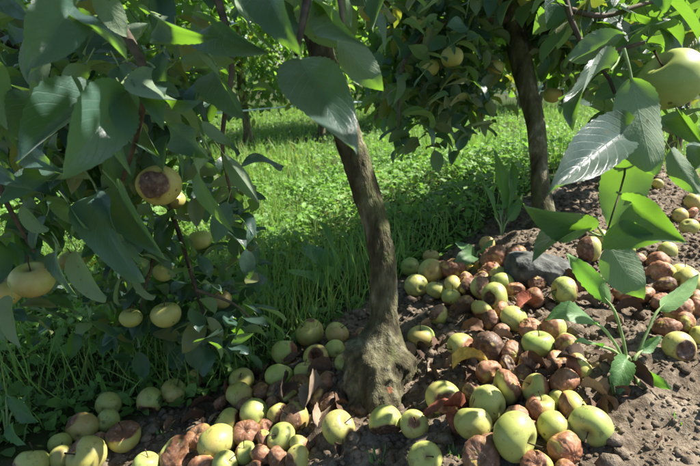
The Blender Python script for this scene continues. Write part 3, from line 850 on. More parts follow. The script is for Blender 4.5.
def apple_mesh(rng, r, rot_local, rot_ang, shape, seed, seg=36, rings=24):
    if shape in ('w', 'h'): seg, rings = 56, 38
    th = np.linspace(0, np.pi, rings + 1); ph = np.arange(seg) * 2 * np.pi / seg
    T, PH = np.meshgrid(th[1:-1], ph, indexing='ij')
    T, PH = T.ravel(), PH.ravel()
    T = np.concatenate([[0], T, [np.pi]]); PH = np.concatenate([[0], PH, [0]])
    el = rng.uniform(.83, .95); sk = rng.uniform(.02, .12)
    rho = np.sin(T) * (1 + sk * np.cos(T)) * (1 + .025 * np.cos(5 * PH + 1) * sstep(1.6, 2.9, T) + .025 * np.cos(2 * PH + rng.uniform(0, 6)))
    z = np.cos(T) * el - .30 * np.exp(-(T / .33) ** 2) + .15 * np.exp(-((np.pi - T) / .27) ** 2)
    V = np.stack([rho * np.cos(PH), rho * np.sin(PH), z], 1)
    u = V / (np.linalg.norm(V, axis=1)[:, None] + 1e-9)
    U2 = np.stack([np.sin(T) * np.cos(PH), np.sin(T) * np.sin(PH), np.cos(T)], 1)
    V *= (1 + .03 * fbm(U2 * 1.6 + seed * 3.7, 2, 3))[:, None]
    rot = np.zeros(len(V)); ring = np.zeros(len(V))
    if rot_ang > 0:
        a = np.degrees(np.arccos(np.clip(U2 @ np.array(rot_local), -1, 1))) + 9 * fbm(U2 * 2.6 + seed, 2, 6)
        rot = sstep(rot_ang + 17, rot_ang - 9, a)
        ring = a / 180
        depth = {'h': .42, 'f': .22}.get(shape, .07)
        w2 = sstep(rot_ang + 4, rot_ang * .35 if shape == 'h' else rot_ang - 22, a)
        nrm = U2
        amt = depth * w2 * (1 + .5 * fbm(U2 * 3 + seed, 2, 2))
        if shape in ('f', 'h', ''):
            V = V - np.array(rot_local)[None] * amt[:, None]
        wk = {'w': .04, 'h': .08, 'f': .06}.get(shape, .035)
        wr = (np.abs(fbm(U2 * 3.2 + seed * 1.3, 3, 12)) - .2) * 1.6
        V = V + nrm * (wk * rot * wr)[:, None]
        if shape == 'w':
            V = V * (1 + .12 * fbm(U2 * 1.3 + seed * 2.1, 1, 15))[:, None]
            V[:, 2] *= rng.uniform(.72, .95)
            for _ in range(3):                                   # collapsed dents
                dd = rng.normal(0, 1, 3); dd /= np.linalg.norm(dd)
                aa = np.degrees(np.arccos(np.clip(U2 @ dd, -1, 1))) + 10 * fbm(U2 * 3 + seed, 2, 18)
                ww = rng.uniform(22, 46)
                V = V - dd[None] * (rng.uniform(.05, .20) * sstep(ww, ww * .3, aa) * np.maximum(rot, .25))[:, None]
            wq = U2 + .25 * np.stack([fbm(U2 * 2.5 + seed + 5 * k_, 2, 40 + k_) for k_ in range(3)], 1)
            mer = np.stack([np.cos(PH) * 2.6, np.sin(PH) * 2.6, T * .9], 1) + .5 * wq
            ridg = 1 - np.abs(vnoise(mer * 2.2 + seed, 44)) * 2 + .5 * (1 - np.abs(vnoise(mer * 4.7 + seed, 45)) * 2)
            V = V + U2 * (.034 * rot * ridg)[:, None]
            rot = rot * np.clip(.86 + .9 * fbm(U2 * 1.7 + seed * 5.1, 2, 47), .3, 1)
    cav = np.exp(-(T / .20) ** 2) * .9 + np.exp(-((np.pi - T) / .13) ** 2) * 1.0
    F_ = []
    for j in range(seg): F_.append((0, 1 + j, 1 + (j + 1) % seg))
    for i in range(rings - 2):
        for j in range(seg):
            a = 1 + i * seg + j; b = 1 + i * seg + (j + 1) % seg
            F_.append((a, a + seg, b + seg, b))
    last = len(V) - 1; o = 1 + (rings - 2) * seg
    for j in range(seg): F_.append((last, o + (j + 1) % seg, o + j))
    return mesh_np('apple', V * r, F_, M['apple'], attrs={'ring': ring, 'rot': rot, 'cavity': np.clip(cav, 0, 1)})

STEM = []
for k in range(4):
    a = rr.uniform(0, 6.28); b = rr.uniform(.1, .35)
    V, Q, _, _ = tube([(0, 0, .45), (.02, 0, .7), (b * math.cos(a) * .4, b * math.sin(a) * .4, .95), (b * math.cos(a), b * math.sin(a), 1.25)], [.035, .03, .032, .05], 6, 10)
    STEM.append(mesh_np('stem', V, Q, M['apple_stem']))

def axis_matrix(zdir, spin, loc):
    z = zdir.normalized()
    q = z.to_track_quat('Z', 'Y')
    m = q.to_matrix() @ Matrix.Rotation(spin, 3, 'Z')
    m = m.to_4x4(); m.translation = loc
    return m

def make_apple(name, loc, r, yel, rotdir, rotang, tone, stemcode, label, shape, group, seed, stem=True):
    rng = np.random.default_rng(seed)
    ax = dvec(stemcode) if stemcode else Vector(rng.normal(0, 1, 3))
    ax = (ax + Vector(rng.normal(0, .12, 3))).normalized()
    mw = axis_matrix(ax, rng.uniform(0, 6.28), loc)
    rl = (0, 0, 1)
    if rotang:
        d = dvec(rotdir) if rotdir else Vector(rng.normal(0, 1, 3)).normalized()
        rl = tuple((mw.to_3x3().inverted() @ d).normalized())
    me = apple_mesh(rng, r, rl, rotang, shape, seed % 97)
    o = link(name, me, None, mw)
    o['yellowness'] = float(np.clip(yel + rng.normal(.05, .12), 0, 1)); o['rot_tone'] = float(tone)
    o['soiling'] = 0.1 if name == 'hanging_apple' else float(rng.uniform(.4, 1))
    tag(o, label, 'apple', group)
    if stem:
        s = link('stem', STEM[seed % 4], o, Matrix.Scale(r, 4) @ Matrix.Rotation(rng.uniform(0, 6), 4, 'Z'))
    return o

# x, y, diameter (photo pixels), yellowness, rot direction, rot angle, rot tone, stem direction, shape, label
FALLEN = [
 (241.6, 380.5, 25, .15, '', 0, 0, 'TF', '', 'green apple at the left rim of the pile, dimple facing up'),
 (279, 378, 29, .1, '', 0, 0, 'TK', '', 'smooth green apple in front of the one with a brown flap'),
 (286, 353, 30, .2, 'R', 62, .55, 'TK', 'f', 'green apple with a shrunken brown flap on its right side'),
 (243, 401, 30, .1, '', 0, 0, 'LFB', '', 'green apple lying on its side with dimple to the lower left'),
 (256.5, 411.6, 30, .3, 'LB', 68, .6, 'LK', '', 'green apple whose lower left half has gone brown'),
 (264, 393, 21, .7, 'TL', 120, .5, '', 'w', 'small brown apple wedged between two green ones left of the trunk'),
 (277, 405, 19, .6, '', 180, .35, '', 'w', 'small tan rotten apple in the left pile'),
 (289, 421, 32, .15, 'LF', 75, .75, 'LT', '', 'apple with dark brown left half and green right half'),
 (258, 433, 27, .5, '', 180, .5, '', 'w', 'wrinkled brown apple behind a red brown one at lower left'),
 (260.5, 449, 25, .5, '', 180, .2, '', 'w', 'reddish brown rotten apple near the bottom edge'),
 (228, 428, 30, .15, 'R', 52, .5, 'LT', 'f', 'flattened pale green apple with brown right end'),
 (218.6, 441, 40, .12, '', 0, 0, 'FRB', '', 'largest green apple of the left pile with dimple at lower right'),
 (201, 440, 29, .3, 'LT', 85, .45, '', 'w', 'rotting apple half hidden behind the largest green apple at left'),
 (208, 461, 28, .4, '', 180, .1, '', 'w', 'red brown rotten apple cut by the bottom edge'),
 (231, 461, 27, .35, '', 0, 0, 'TR', '', 'yellow green apple at the bottom edge in front of the large green one'),
 (251, 451, 24, .5, 'L', 50, .55, 'T', '', 'yellow green apple with brown left cheek near the bottom edge'),
 (257, 463, 24, .4, '', 180, .6, '', 'w', 'brown rotten apple on the bottom edge left of centre'),
 (285, 441, 31, .1, '', 0, 0, 'LT', '', 'clean green apple right of the wrinkled brown one at bottom left'),
 (281, 456, 25, .5, '', 180, .55, '', 'w', 'brown sunken apple below the clean green one'),
 (296, 460, 29, .75, 'LF', 42, .7, 'R', 'h', 'yellow apple with a brown hole on its left end at the bottom edge'),
 (171, 455, 34, .3, 'RF', 100, .45, 'LT', 'w', 'big wrinkled brown apple with a green left rim near the bottom'),
 (150, 465, 28, .15, '', 0, 0, 'T', '', 'green apple top just showing at the bottom edge'),
 (124, 437, 33, .6, 'T', 58, .45, 'T', 'f', 'yellow green apple with a flat brown rotten top'),
 (150, 401, 27, .1, 'BF', 48, .8, 'R', 'h', 'hollowed out green apple in the weeds at left'),
 (173, 392, 26, .3, '', 0, 0, 'TR', '', 'pale green apple lying in the weed edge at left'),
 (196, 380, 20, .9, 'R', 50, .3, '', 'w', 'small yellow withered apple at the weed edge'),
 (221, 403, 17, .6, '', 180, .5, '', 'w', 'little brown apple left of the green one lying on its side'),
 (293, 390, 23, .8, 'LT', 80, .45, '', 'w', 'yellow apple half turned brown in the middle of the left pile'),
 (310, 333, 29, .55, 'T', 14, .4, 'TL', '', 'yellow green apple at the back of the pile left of the trunk'),
 (337, 334, 25, .3, '', 0, 0, 'RT', '', 'green apple nearest the trunk at the back of the left pile'),
 (335, 350, 20, .15, '', 0, 0, 'K', '', 'small green apple just left of the trunk'),
 (316, 358, 26, .75, 'FT', 32, .7, 'FT', 'h', 'yellow apple with a dark brown ring around its open core'),
 (303.5, 376, 22, .15, 'B', 70, .6, 'T', '', 'green apple with brown underside left of the trunk base'),
 (345, 364, 21, .05, '', 0, 0, 'T', '', 'green apple partly hidden by the swollen trunk base'),
 (326.6, 383, 22, .8, '', 180, .12, '', 'w', 'orange brown rotten apple beside the trunk base'),
 (321, 399, 23, .4, 'F', 180, .95, '', 'w', 'dark dried up apple in front of the orange brown one'),
 (303.5, 402, 19, .5, '', 180, .15, '', 'w', 'small reddish rotten apple in the left pile'),
 (361, 334, 14, .5, '', 180, .5, '', 'w', 'tiny brown apple touching the back of the trunk'),
 (338, 428, 35, .25, 'RF', 13, .35, 'TR', '', 'green apple alone on dark soil in front of the trunk'),
 (385.7, 423, 34, .35, 'FB', 66, .92, 'K', 'h', 'apple with green top and a big black rotten hollow in front'),
 (414, 426, 29, .5, 'TF', 16, .5, 'TF', '', 'small yellow green apple with stalk up beside the black hollow one'),
 (425, 459, 34, .2, '', 0, 0, 'TF', '', 'green apple at the bottom edge right of centre, dimple up'),
 (443, 398, 35, .25, 'F', 38, .55, 'K', '', 'green apple with a round brown rot spot facing the viewer'),
 (421, 338, 27, .15, '', 0, 0, 'T', '', 'green apple just right of the trunk on open soil'),
 (462, 349, 31, .45, 'FR', 52, .35, 'L', 'f', 'green apple with a flat cracked brown right face'),
 (498, 351, 33, .3, '', 180, 1.0, '', 'w', 'black shrivelled apple left of the upright green one'),
 (535, 347, 32, .2, '', 0, 0, 'T', '', 'bright green apple standing upright with dark stalk dimple'),
 (563, 349, 28, .4, 'LF', 85, .4, 'R', 'w', 'brown apple with a green right rim behind the pile'),
 (558, 361, 22, .6, '', 180, .12, '', 'w', 'smooth red brown apple beside the upright green one'),
 (578, 368, 28, .7, 'L', 72, .4, 'RT', '', 'yellow apple with brown left half near the weed stalk'),
 (519, 366, 24, .4, '', 180, .75, '', 'w', 'dark brown shrunken apple below the black one'),
 (497, 371, 26, .6, '', 180, .3, '', 'w', 'pinkish brown squashed apple left of the dark brown one'),
 (508, 389, 36, .85, 'RT', 74, .3, 'L', 'w', 'yellow apple with a crusty brown right side at the pile top'),
 (493, 402, 37, .25, '', 0, 0, 'KL', '', 'green apple with its small blossom end to the lower right'),
 (482, 426, 38, .45, '', 0, 0, 'KT', '', 'smooth yellow green apple left of the largest apple'),
 (510, 443, 49, .2, '', 0, 0, 'RF', '', 'largest green apple in front with its stalk dimple to the right'),
 (484, 453, 38, .4, '', 180, .6, '', 'w', 'brown wrinkled apple under the largest green one'),
 (520, 420, 27, .5, '', 180, .08, '', 'w', 'brick red rotten apple peeping between large green ones'),
 (539, 410, 32, .35, 'L', 72, .15, 'T', '', 'apple split evenly into a red brown left and green right half'),
 (537, 389, 30, .35, 'R', 78, .15, 'LT', '', 'apple green on the left and orange on the right in the pile'),
 (560, 385, 31, .7, '', 180, .25, '', 'w', 'long pinkish collapsed apple lying across the pile'),
 (568, 405, 33, .8, 'L', 62, .45, 'RT', '', 'yellow green apple with brown left cheek above the rightmost green one'),
 (550, 433, 35, .45, '', 0, 0, 'RT', '', 'yellow green apple with a long dark stalk in the right pile'),
 (587, 425, 41, .25, '', 0, 0, 'LF', '', 'rightmost big green apple of the front pile, dimple to the left'),
 (562, 451, 34, .7, '', 180, .05, '', 'w', 'orange wrinkled rotten apple in front of the rightmost green one'),
 (535, 460, 30, .7, 'L', 110, .3, '', 'w', 'brown and yellow apple at the bottom edge right of the largest'),
 (555, 464, 26, .7, '', 180, .08, '', 'w', 'orange brown apple cut by the bottom edge at right'),
 (473, 394, 24, .4, '', 180, .85, '', 'w', 'dark shrivelled apple under the yellow fallen leaf'),
 (679, 348, 31, .85, 'F', 38, .95, 'K', 'f', 'yellow apple with a grey black sunken patch near the right edge'),
 (435.7, 271.7, 26, .5, '', 0, 0, 'K', '', 'pale sunlit apple on top of the small heap right of the trunk'),
 (416.6, 286, 24, .5, '', 0, 0, 'K', '', 'pale sunlit apple nearest the trunk in the small heap'),
 (439, 290, 20, .75, '', 0, 0, 'T', '', 'yellow apple below the topmost one of the small heap'),
 (410, 267, 19, .1, '', 0, 0, 'K', '', 'green apple in shade behind the small heap'),
 (431, 257, 17, .2, '', 0, 0, 'T', '', 'dull olive apple at the weed edge behind the small heap'),
 (457.6, 285, 21, .75, '', 0, 0, 'TR', '', 'yellow apple at the right of the small sunlit heap'),
 (472, 288.6, 21, .4, '', 180, .75, '', 'w', 'dark brown apple right of the small sunlit heap'),
 (451, 298, 20, .45, 'B', 72, .5, 'T', '', 'yellow green apple with brown underside in the small heap'),
 (468, 303, 18, .5, '', 180, .35, '', 'w', 'reddish brown apple left of the holed green one'),
 (491, 302, 30, .2, 'LF', 28, .9, 'R', 'h', 'green apple with a dark round hole on its left'),
 (497, 285, 24, .1, '', 0, 0, 'KT', '', 'green apple behind the one with the dark hole'),
 (489, 272, 24, .9, 'LT', 95, .1, '', 'h', 'torn red brown apple with a yellow right rim left of the stone'),
 (496, 257, 26, .5, '', 180, .3, '', 'w', 'large brown rotten apple at the weed edge left of the stone'),
 (512, 255, 22, .5, '', 180, .6, '', 'w', 'brown rotten apple just left of the grey stone'),
 (487, 244, 16, .8, '', 0, 0, '', '', 'small olive yellow apple in the weeds above the brown ones'),
 (501.5, 312, 20, .7, '', 180, .12, '', 'w', 'orange brown apple behind a yellow green one in mid pile'),
 (511, 319, 27, .55, '', 0, 0, 'BL', '', 'yellow green apple with its stalk end down left'),
 (438.4, 315, 22, .4, 'LT', 65, .7, 'R', '', 'small apple with purple brown left half alone on the soil'),
 (534, 298, 20, .5, '', 180, .35, '', 'w', 'small brown apple in front of the grey stone'),
 (543, 329, 27, .75, 'L', 90, .1, 'R', '', 'orange brown apple behind the upright green one'),
 (565, 291, 28, .25, 'R', 52, .75, 'L', 'h', 'green apple with a ragged brown hole on the right below the stone'),
 (588, 249, 28, .6, 'L', 85, .75, 'R', '', 'dark brown apple with a pale right cheek right of the stone'),
 (602, 238, 18, .7, '', 0, 0, '', '', 'small yellow apple behind the hanging leaves'),
 (624, 249, 21, .5, '', 0, 0, 'K', '', 'yellow green apple half covered by a hanging dark leaf'),
 (656.5, 264, 25, .5, '', 180, .25, '', 'w', 'pinkish brown apple under the dark hanging leaves at right'),
 (666, 274, 26, .8, 'L', 100, .1, '', 'w', 'orange brown apple in front of the pinkish one at right'),
 (667, 251, 19, .4, '', 0, 0, '', '', 'small greenish apple below the curled leaf at right'),
 (678, 275, 24, .8, '', 0, 0, 'T', '', 'yellow apple left of the one at the right edge'),
 (688, 282, 28, .65, '', 0, 0, 'L', '', 'large yellow green apple by the right edge'),
 (664, 285, 22, .5, '', 180, .9, '', 'w', 'dark rotten apple below the orange brown one at right'),
 (640, 262, 18, .5, '', 180, .5, '', 'w', 'small brown apple behind the bright hanging leaf'),
 (644, 296, 22, .5, '', 180, .2, '', 'w', 'red brown apple right of the bright hanging leaf tip'),
 (622, 295, 25, .5, '', 180, .25, '', 'w', 'red brown apple left of the bright hanging leaf tip'),
 (660, 302, 20, .5, '', 180, .3, '', 'w', 'pink brown apple above the soil gap at right'),
 (679, 310, 30, .5, '', 180, .35, '', 'w', 'flattened brown apple beneath the weed leaf at the right edge'),
 (694, 304, 26, .5, '', 180, .1, '', 'w', 'red rotten apple cut by the right edge'),
 (667, 327, 25, .5, '', 180, .5, '', 'w', 'brown apple above the yellow one with the grey patch'),
 (686, 326, 24, .7, '', 180, .2, '', 'w', 'orange brown apple near the right edge above the grey patched one'),
 (697, 334, 20, .8, '', 0, 0, '', '', 'yellow apple cut by the right edge'),
 (694, 202, 19, .8, '', 0, 0, '', '', 'yellow apple high on the bank at the right edge'),
 (692, 213, 13, .9, '', 180, .05, '', 'w', 'small orange apple on the bank at the right edge'),
 (680, 216, 15, .8, '', 0, 0, '', '', 'small pale yellow apple on the right bank'),
 (689, 227, 18, .55, '', 0, 0, '', '', 'yellow green apple on the bank below the orange one'),
 (643, 187, 12, .7, '', 0, 0, '', '', 'tiny yellow apple at the grass edge of the right bank'),
 (658, 184, 11, .6, '', 0, 0, '', '', 'tiny pale apple at the top of the right bank'),
 (699, 224, 12, .9, '', 180, .05, '', 'w', 'orange apple sliver at the very right edge of the bank'),
 (82, 428, 30, .65, 'TL', 40, .45, 'K', '', 'yellow apple with a brown bruise on top at lower left'),
 (108, 405, 25, .15, '', 0, 0, 'K', '', 'green apple in deep shade under weed stems at left'),
 (108, 421, 23, .2, '', 0, 0, 'K', '', 'green apple behind the flat topped yellow one'),
 (100, 441, 18, .5, 'T', 90, .4, '', 'w', 'small half brown apple between two yellow ones at lower left'),
 (87, 456, 39, .7, 'TL', 22, .7, 'TLF', '', 'large yellow apple with brown stalk pit at the bottom left'),
 (60, 459, 25, .2, '', 0, 0, '', '', 'green apple left of the large yellow one at bottom left'),
 (34, 464, 34, .2, 'LF', 25, .8, '', '', 'green apple in the bottom left corner behind grass stems'),
 (60, 444, 22, .2, '', 0, 0, '', '', 'green apple hidden in weeds at the lower left'),
]
def filler_label(k):
    where = ['among the green apples left of the trunk', 'among the green apples of the front right pile',
             'in the heap left of the grey stone', 'in the heap under the hanging leaves at right'][k % 3]
    return ('half rotten yellow and brown apple ' if (k // 3) % 2 == 0 else 'fully brown rotten apple ') + where
fr = np.random.default_rng(77); nf = 0
while nf < 27:
    x, y = [(fr.normal(272, 34), fr.normal(412, 28)), (fr.normal(530, 40), fr.normal(395, 40)), (fr.normal(485, 30), fr.normal(285, 20)), (fr.normal(650, 30), fr.normal(285, 22))][nf % 3]
    if not (150 < x < 696 and 250 < y < 463): continue
    FALLEN.append((x, y, fr.uniform(18, 25), .7, '', 95 if (nf // 3) % 2 == 0 else 180, fr.uniform(.1, 1.0), '', 'w', filler_label(nf))); nf += 1
pos, rad = [], []
for (x, y, d, *_) in FALLEN:
    best = None
    for z in np.arange(.45, 4.0, .004):
        p = P(x, y, z); r = min(.050, max(.017, d * z / F / 2))
        if p.z <= gz(p.x, p.y) + r * .80:
            best = (p, r); break
    pos.append(np.array(best[0])); rad.append(best[1])
pos = np.array(pos); rad = np.array(rad); pos0 = pos.copy()
for it in range(60):
    for i in range(len(pos)):
        dv = pos - pos[i]; dist = np.linalg.norm(dv, axis=1)
        lim = .90 * (rad + rad[i])
        for j in np.nonzero((dist < lim) & (dist > 0))[0]:
            push = (lim[j] - dist[j]) * .25 * dv[j] / dist[j]
            push = push * np.array([1, 1, .35])
            pos[j] += push; pos[i] -= push
    pos += (pos0 - pos) * .04
    pos[:, 2] = np.maximum(pos[:, 2], ground_h(pos[:, 0], pos[:, 1], False) + rad * .78)
for i, (x, y, d, yel, rdir, rang, tone, st, shp, lab) in enumerate(FALLEN):
    rotten = rang >= 80
    make_apple('rotten_apple' if rotten else 'fallen_apple', Vector(pos[i]), rad[i], yel, rdir, rang, tone, st, lab, shp, 'apples fallen on the ground', 1000 + i, stem=not rotten)

# hanging apples: x, y, diameter, depth, ...
HANG = [
 (672, 79, 63, .58, .15, '', 0, 0, 'TL', 'large pale green apple hanging at the top right'),
 (33, 280, 41, .87, .55, '', 0, 0, 'T', 'yellow apple hanging at the left, the larger of the pair'),
 (3, 292, 36, .92, .75, '', 0, 0, 'T', 'yellow apple hanging at the left and cut by the left edge'),
 (159, 186, 44, .86, .95, 'F', 40, .95, 'TK', 'yellow hanging apple with a large dark brown rot patch'),
 (200, 240, 24, 1.22, .4, '', 0, 0, 'T', 'yellow green apple hanging right of the dark leaves'),
 (164, 272, 21, 1.2, .35, '', 0, 0, 'T', 'small green apple hanging in the middle of the left foliage'),
 (131, 318, 22, 1.15, .5, '', 0, 0, 'T', 'yellow green apple hanging low at left, left one of two'),
 (166, 315, 29, 1.15, .55, '', 0, 0, 'T', 'yellow green apple hanging low at left, right one of two'),
 (174, 200, 22, 1.15, .3, '', 0, 0, 'T', 'pale green apple behind the rot patched hanging one'),
 (72, 262, 24, 1.15, .6, '', 0, 0, 'T', 'pale yellow apple hanging between the left pair and the low two'),
 (222, 300, 20, 1.25, .4, '', 0, 0, 'T', 'small green apple hanging lowest at the right of the left foliage'),
 (371, 10, 25, .95, .5, '', 0, 0, 'T', 'olive green apple hanging at the top above the trunk'),
 (494, 68, 19, 1.75, .7, '', 0, 0, 'T', 'yellow apple hanging left of the dark second trunk'),
 (565, 24, 19, 1.7, .8, 'LB', 45, .7, 'T', 'yellow hanging apple with a brown patch right of the dark trunk'),
 (581, 24, 17, 1.75, .75, '', 0, 0, 'T', 'yellow apple hanging close beside the brown patched one'),
 (552, 95, 18, 1.9, .7, '', 0, 0, 'T', 'yellow apple hanging low right of the dark second trunk'),
 (452, 57, 22, 1.5, .6, '', 0, 0, 'T', 'yellow green apple hanging between the two trunks near the top'),
 (430, 68, 18, 1.55, .5, '', 0, 0, 'T', 'apple hanging left of and below the one between the trunks'),
 (418, 22, 18, 1.6, .4, '', 0, 0, 'T', 'green apple hanging at the top between the trunks'),
 (581, 60, 15, 2.0, .75, '', 0, 0, 'T', 'small yellow apple hanging below the pair right of the dark trunk'),
 (450, 100, 15, 1.7, .6, '', 0, 0, 'T', 'small apple hanging low between the two trunks'),
]
for i, (x, y, d, z, yel, rdir, rang, tone, st, lab) in enumerate(HANG):
    make_apple('hanging_apple', P(x, y, z), d * z / F / 2, yel, rdir, rang, tone, st, lab, '', 'apples hanging on the near trees', 3000 + i)
# distant apples of the next row share a mesh or two
far_me = [apple_mesh(np.random.default_rng(9 + k), .037, (0, 0, 1), 0, '', k, 14, 10) for k in range(3)]
for i in range(64):
    p = ROW2[i % 12]; a = R.uniform(0, 6.28); q = R.uniform(.45, .85)
    o = link('hanging_apple', far_me[i % 3], None, Matrix.Translation((p[0] + q * math.cos(a), p[1] + q * math.sin(a), R.uniform(.45, 1.5))))
    o['yellowness'] = float(R.uniform(.5, 1)); o['rot_tone'] = 0.0
    tag(o, 'small yellow apple hanging in the tree row across the grass', 'apple', 'apples hanging in the far row')

# ------------------------------------------------------------------ stone
def ico(sub):
    import bmesh
    bm = bmesh.new(); bmesh.ops.create_icosphere(bm, subdivisions=sub, radius=1)
    V = np.array([v.co[:] for v in bm.verts]); T = np.array([[v.index for v in f.verts] for f in bm.faces]); bm.free()
    return V, T
V, T = ico(5)
u = V.copy()
V = V * (1 + .22 * fbm(u * 1.3 + 4, 2, 51) + .06 * fbm(u * 4, 3, 52))[:, None]
V = np.clip(V, -.86, .86)
V = V * (1 + .05 * fbm(u * 9, 4, 53))[:, None] * np.array([.098, .07, .056])

sp_ = on_ground(547, 287); sp_.y += .05; sp_.z = gz(sp_.x, sp_.y) + .018
tag(link('field_stone', mesh_np('field_stone', V, T, M['stone']), None, Matrix.Translation(sp_) @ Matrix.Rotation(.25, 4, 'Y')), 'rounded dark grey stone half buried behind the apple pile', 'stone')

# ------------------------------------------------------------------ weeds with broad leaves
WEED = []
for k in range(8):
    V, Q, UV, mi = leaf_grid(24, 8, .40, rr.uniform(.1, .5), rr.uniform(.1, 1.4), rr.uniform(.15, .38), rr.uniform(-.3, .3), k + 80, serr=.03, shape=(.9, .8), lobed=.06)
    WEED.append(mesh_np('weed_leaf', V, Q, [M['weed']], uv=UV))

def weed(name, base, leaves, label, group=None, cat='weed', sc_=1.0):
    """leaves: (stalk mid px, blade base px, tip px ...) in pixel + depth"""
    t = empty(name, base); tag(t, label, cat, group)
    leaves = [(b, b.lerp(tpt, sc_), f_, w_ * sc_, v_) for b, tpt, f_, w_, v_ in leaves]
    for (b, tpt, face, wr, var) in leaves:
        midp = base.lerp(b, .5) + Vector((0, 0, .012))
        add_tube('stalk', t, [base + Vector((0, 0, -.01)), midp, b, b.lerp(tpt, .12)], [.0032, .0028, .0022, .001], M['weed_stem'], 6, 12)
        ax = (tpt - b).normalized()
        toc = (Vector((0, 0, CAM_H)) - b).normalized()
        n = toc - ax * toc.dot(ax); n.normalize(); side = ax.cross(n); f = math.radians(face)
        place_leaf(t, WEED[var], b, tpt, n * math.cos(f) + side * math.sin(f), wr)
    return t
wb = on_ground(630, 372)
dpt = pix(wb)[2]
weed('broadleaf_weed', wb, [
    (P(610, 304, dpt - .02), P(561, 247, dpt + .02), 170, 1.0, 0), (P(596, 324, dpt - .02), P(538, 320, dpt - .05), 50, 1.1, 1),
    (P(627, 358, dpt - .05), P(613, 404, dpt - .09), 5, 1.35, 2), (P(603, 347, dpt - .03), P(570, 342, dpt - .05), 60, .9, 3),
    (P(648, 372, dpt - .04), P(676, 392, dpt - .10), 30, 1.1, 4), (P(640, 352, dpt), P(664, 334, dpt + .02), 25, 1.3, 5),
    (P(660, 308, dpt + .02), P(704, 270, dpt + .06), 150, .85, 6), (P(640, 388, dpt - .05), P(652, 404, dpt - .08), 20, 1.0, 7)],
    'broad leaved weed with one glowing upright leaf growing in the sunlit soil at right', sc_=.88)
def dock(px, py, leaves, label, name='dock_plant'):
    b = on_ground(px, py); d = pix(b)[2]
    weed(name, b, [(P(bx, by, d + o), P(tx, ty, d + o + e), f, w, random.randrange(8)) for bx, by, tx, ty, o, e, f, w in leaves], label, 'dock plants in the grass', sc_=.82)
dock(343, 292, [(338, 275, 314, 210, 0, .05, 60, .7), (345, 270, 354, 222, .0, .02, 150, .6), (335, 278, 296, 240, .02, .1, 30, 1.3), (340, 280, 322, 262, -.02, -.05, 20, 1.2), (348, 276, 372, 240, .03, .05, 40, .9), (330, 285, 276, 268, 0, -.1, 40, 1.2)],
     'upright dock plant in the grass left of the leaning trunk')
dock(502, 236, [(500, 215, 492, 138, 0, .05, 150, .8), (506, 214, 512, 150, .03, .05, 40, .8), (496, 218, 478, 172, 0, .0, 60, .8), (508, 220, 526, 186, 0, .05, 160, .9)],
     'tall upright broad leaves growing in the grass left of the dark trunk')
dock(476, 262, [(474, 256, 448, 268, 0, -.1, 20, 1.4), (478, 252, 498, 236, 0, .05, 40, 1.2), (472, 252, 452, 240, .02, .1, 30, 1.2)],
     'low flat leaved plant in shade behind the brown apples')
dock(8, 440, [(8, 396, 46, 428, -.02, -.06, 35, 1.2), (2, 410, -30, 380, 0, 0, 20, 1.1), (12, 412, 30, 390, 0, .05, 150, .8), (10, 425, 28, 450, -.03, -.1, 40, 1)],
     'bluish broad leaved plant at the left edge above the corner apple')
dock(228, 300, [(226, 285, 200, 262, 0, .05, 30, 1.2), (232, 284, 262, 262, 0, .05, 40, 1.2), (230, 288, 246, 300, 0, -.1, 20, 1.2)], 'broad leaved plant in the shaded grass behind the left foliage')
dock(285, 305, [(282, 292, 262, 280, 0, 0, 30, 1.2), (288, 290, 300, 268, 0, .05, 40, 1.1), (288, 296, 308, 300, 0, -.05, 20, 1.1)], 'low leafy plant at the grass edge behind the left apple pile')
dock(60, 330, [(58, 312, 30, 300, 0, .0, 30, 1.3), (64, 310, 92, 296, 0, .0, 40, 1.2), (60, 316, 70, 338, 0, -.1, 20, 1.2)], 'broad leaved plant in the shaded weeds under the yellow hanging apples')
# seedlings
def tuft(px, py, n, h, label, seed):
    rng = np.random.default_rng(seed); b = on_ground(px, py); t = empty('grass_tuft', b); tag(t, label, 'grass')
    for k in range(n):
        a = rng.uniform(0, 6.28); L = h * rng.uniform(.6, 1.1); e = Vector((math.cos(a) * .5, math.sin(a) * .5, .8)).normalized()
        place_leaf(t, WEED[k % 8], b - Vector((0, 0, .004)), b + e * L, Vector((math.cos(a), math.sin(a), 1)), .35)
tuft(378, 464, 7, .035, 'small green grass tuft on dark soil at the bottom edge', 1)
tuft(455, 457, 9, .025, 'small grey green seedling beside the bottom edge green apple', 2)
tuft(236, 356, 8, .05, 'thin grass tuft at the edge of the left pile', 3)
tuft(683, 428, 7, .03, 'little green seedling on the bare soil at the right edge', 4)
tuft(164, 436, 6, .03, 'tiny seedling on dark soil between the left apples', 5)

# ------------------------------------------------------------------ fallen leaves
DEAD = []
for k in range(7):
    V, Q, UV, mi = leaf_grid(16, 10, .6, rr.uniform(.5, 1.6), rr.uniform(1.2, 2.8), rr.uniform(.2, .45), rr.uniform(-1.8, 1.8), k + 200, serr=.06)
    V = V + np.stack([.06 * fbm(V * 5 + 9 * j + k, 3, 90 + j) for j in range(3)], 1)
    DEAD.append((V, Q))
def dead(px, py, L, az, mt, label, var, lift=.005, group=None, name='fallen_leaf'):
    b = on_ground(px, py); b.z = gz(b.x, b.y, True) + lift
    V, Q = DEAD[var % 7]
    me = mesh_np('fallen_leaf', V - np.array([0, .5, 0]), Q, M[mt])
    e = Vector((math.cos(az), math.sin(az), R.uniform(-.1, .15)))
    n = Vector((R.normal(0, .3), R.normal(0, .3) - .2, 1))
    m = leaf_matrix(b, b + e * L, n, R.uniform(.8, 1.1))
    tag(link(name, me, None, m), label, 'leaf', group)['tint'] = .5
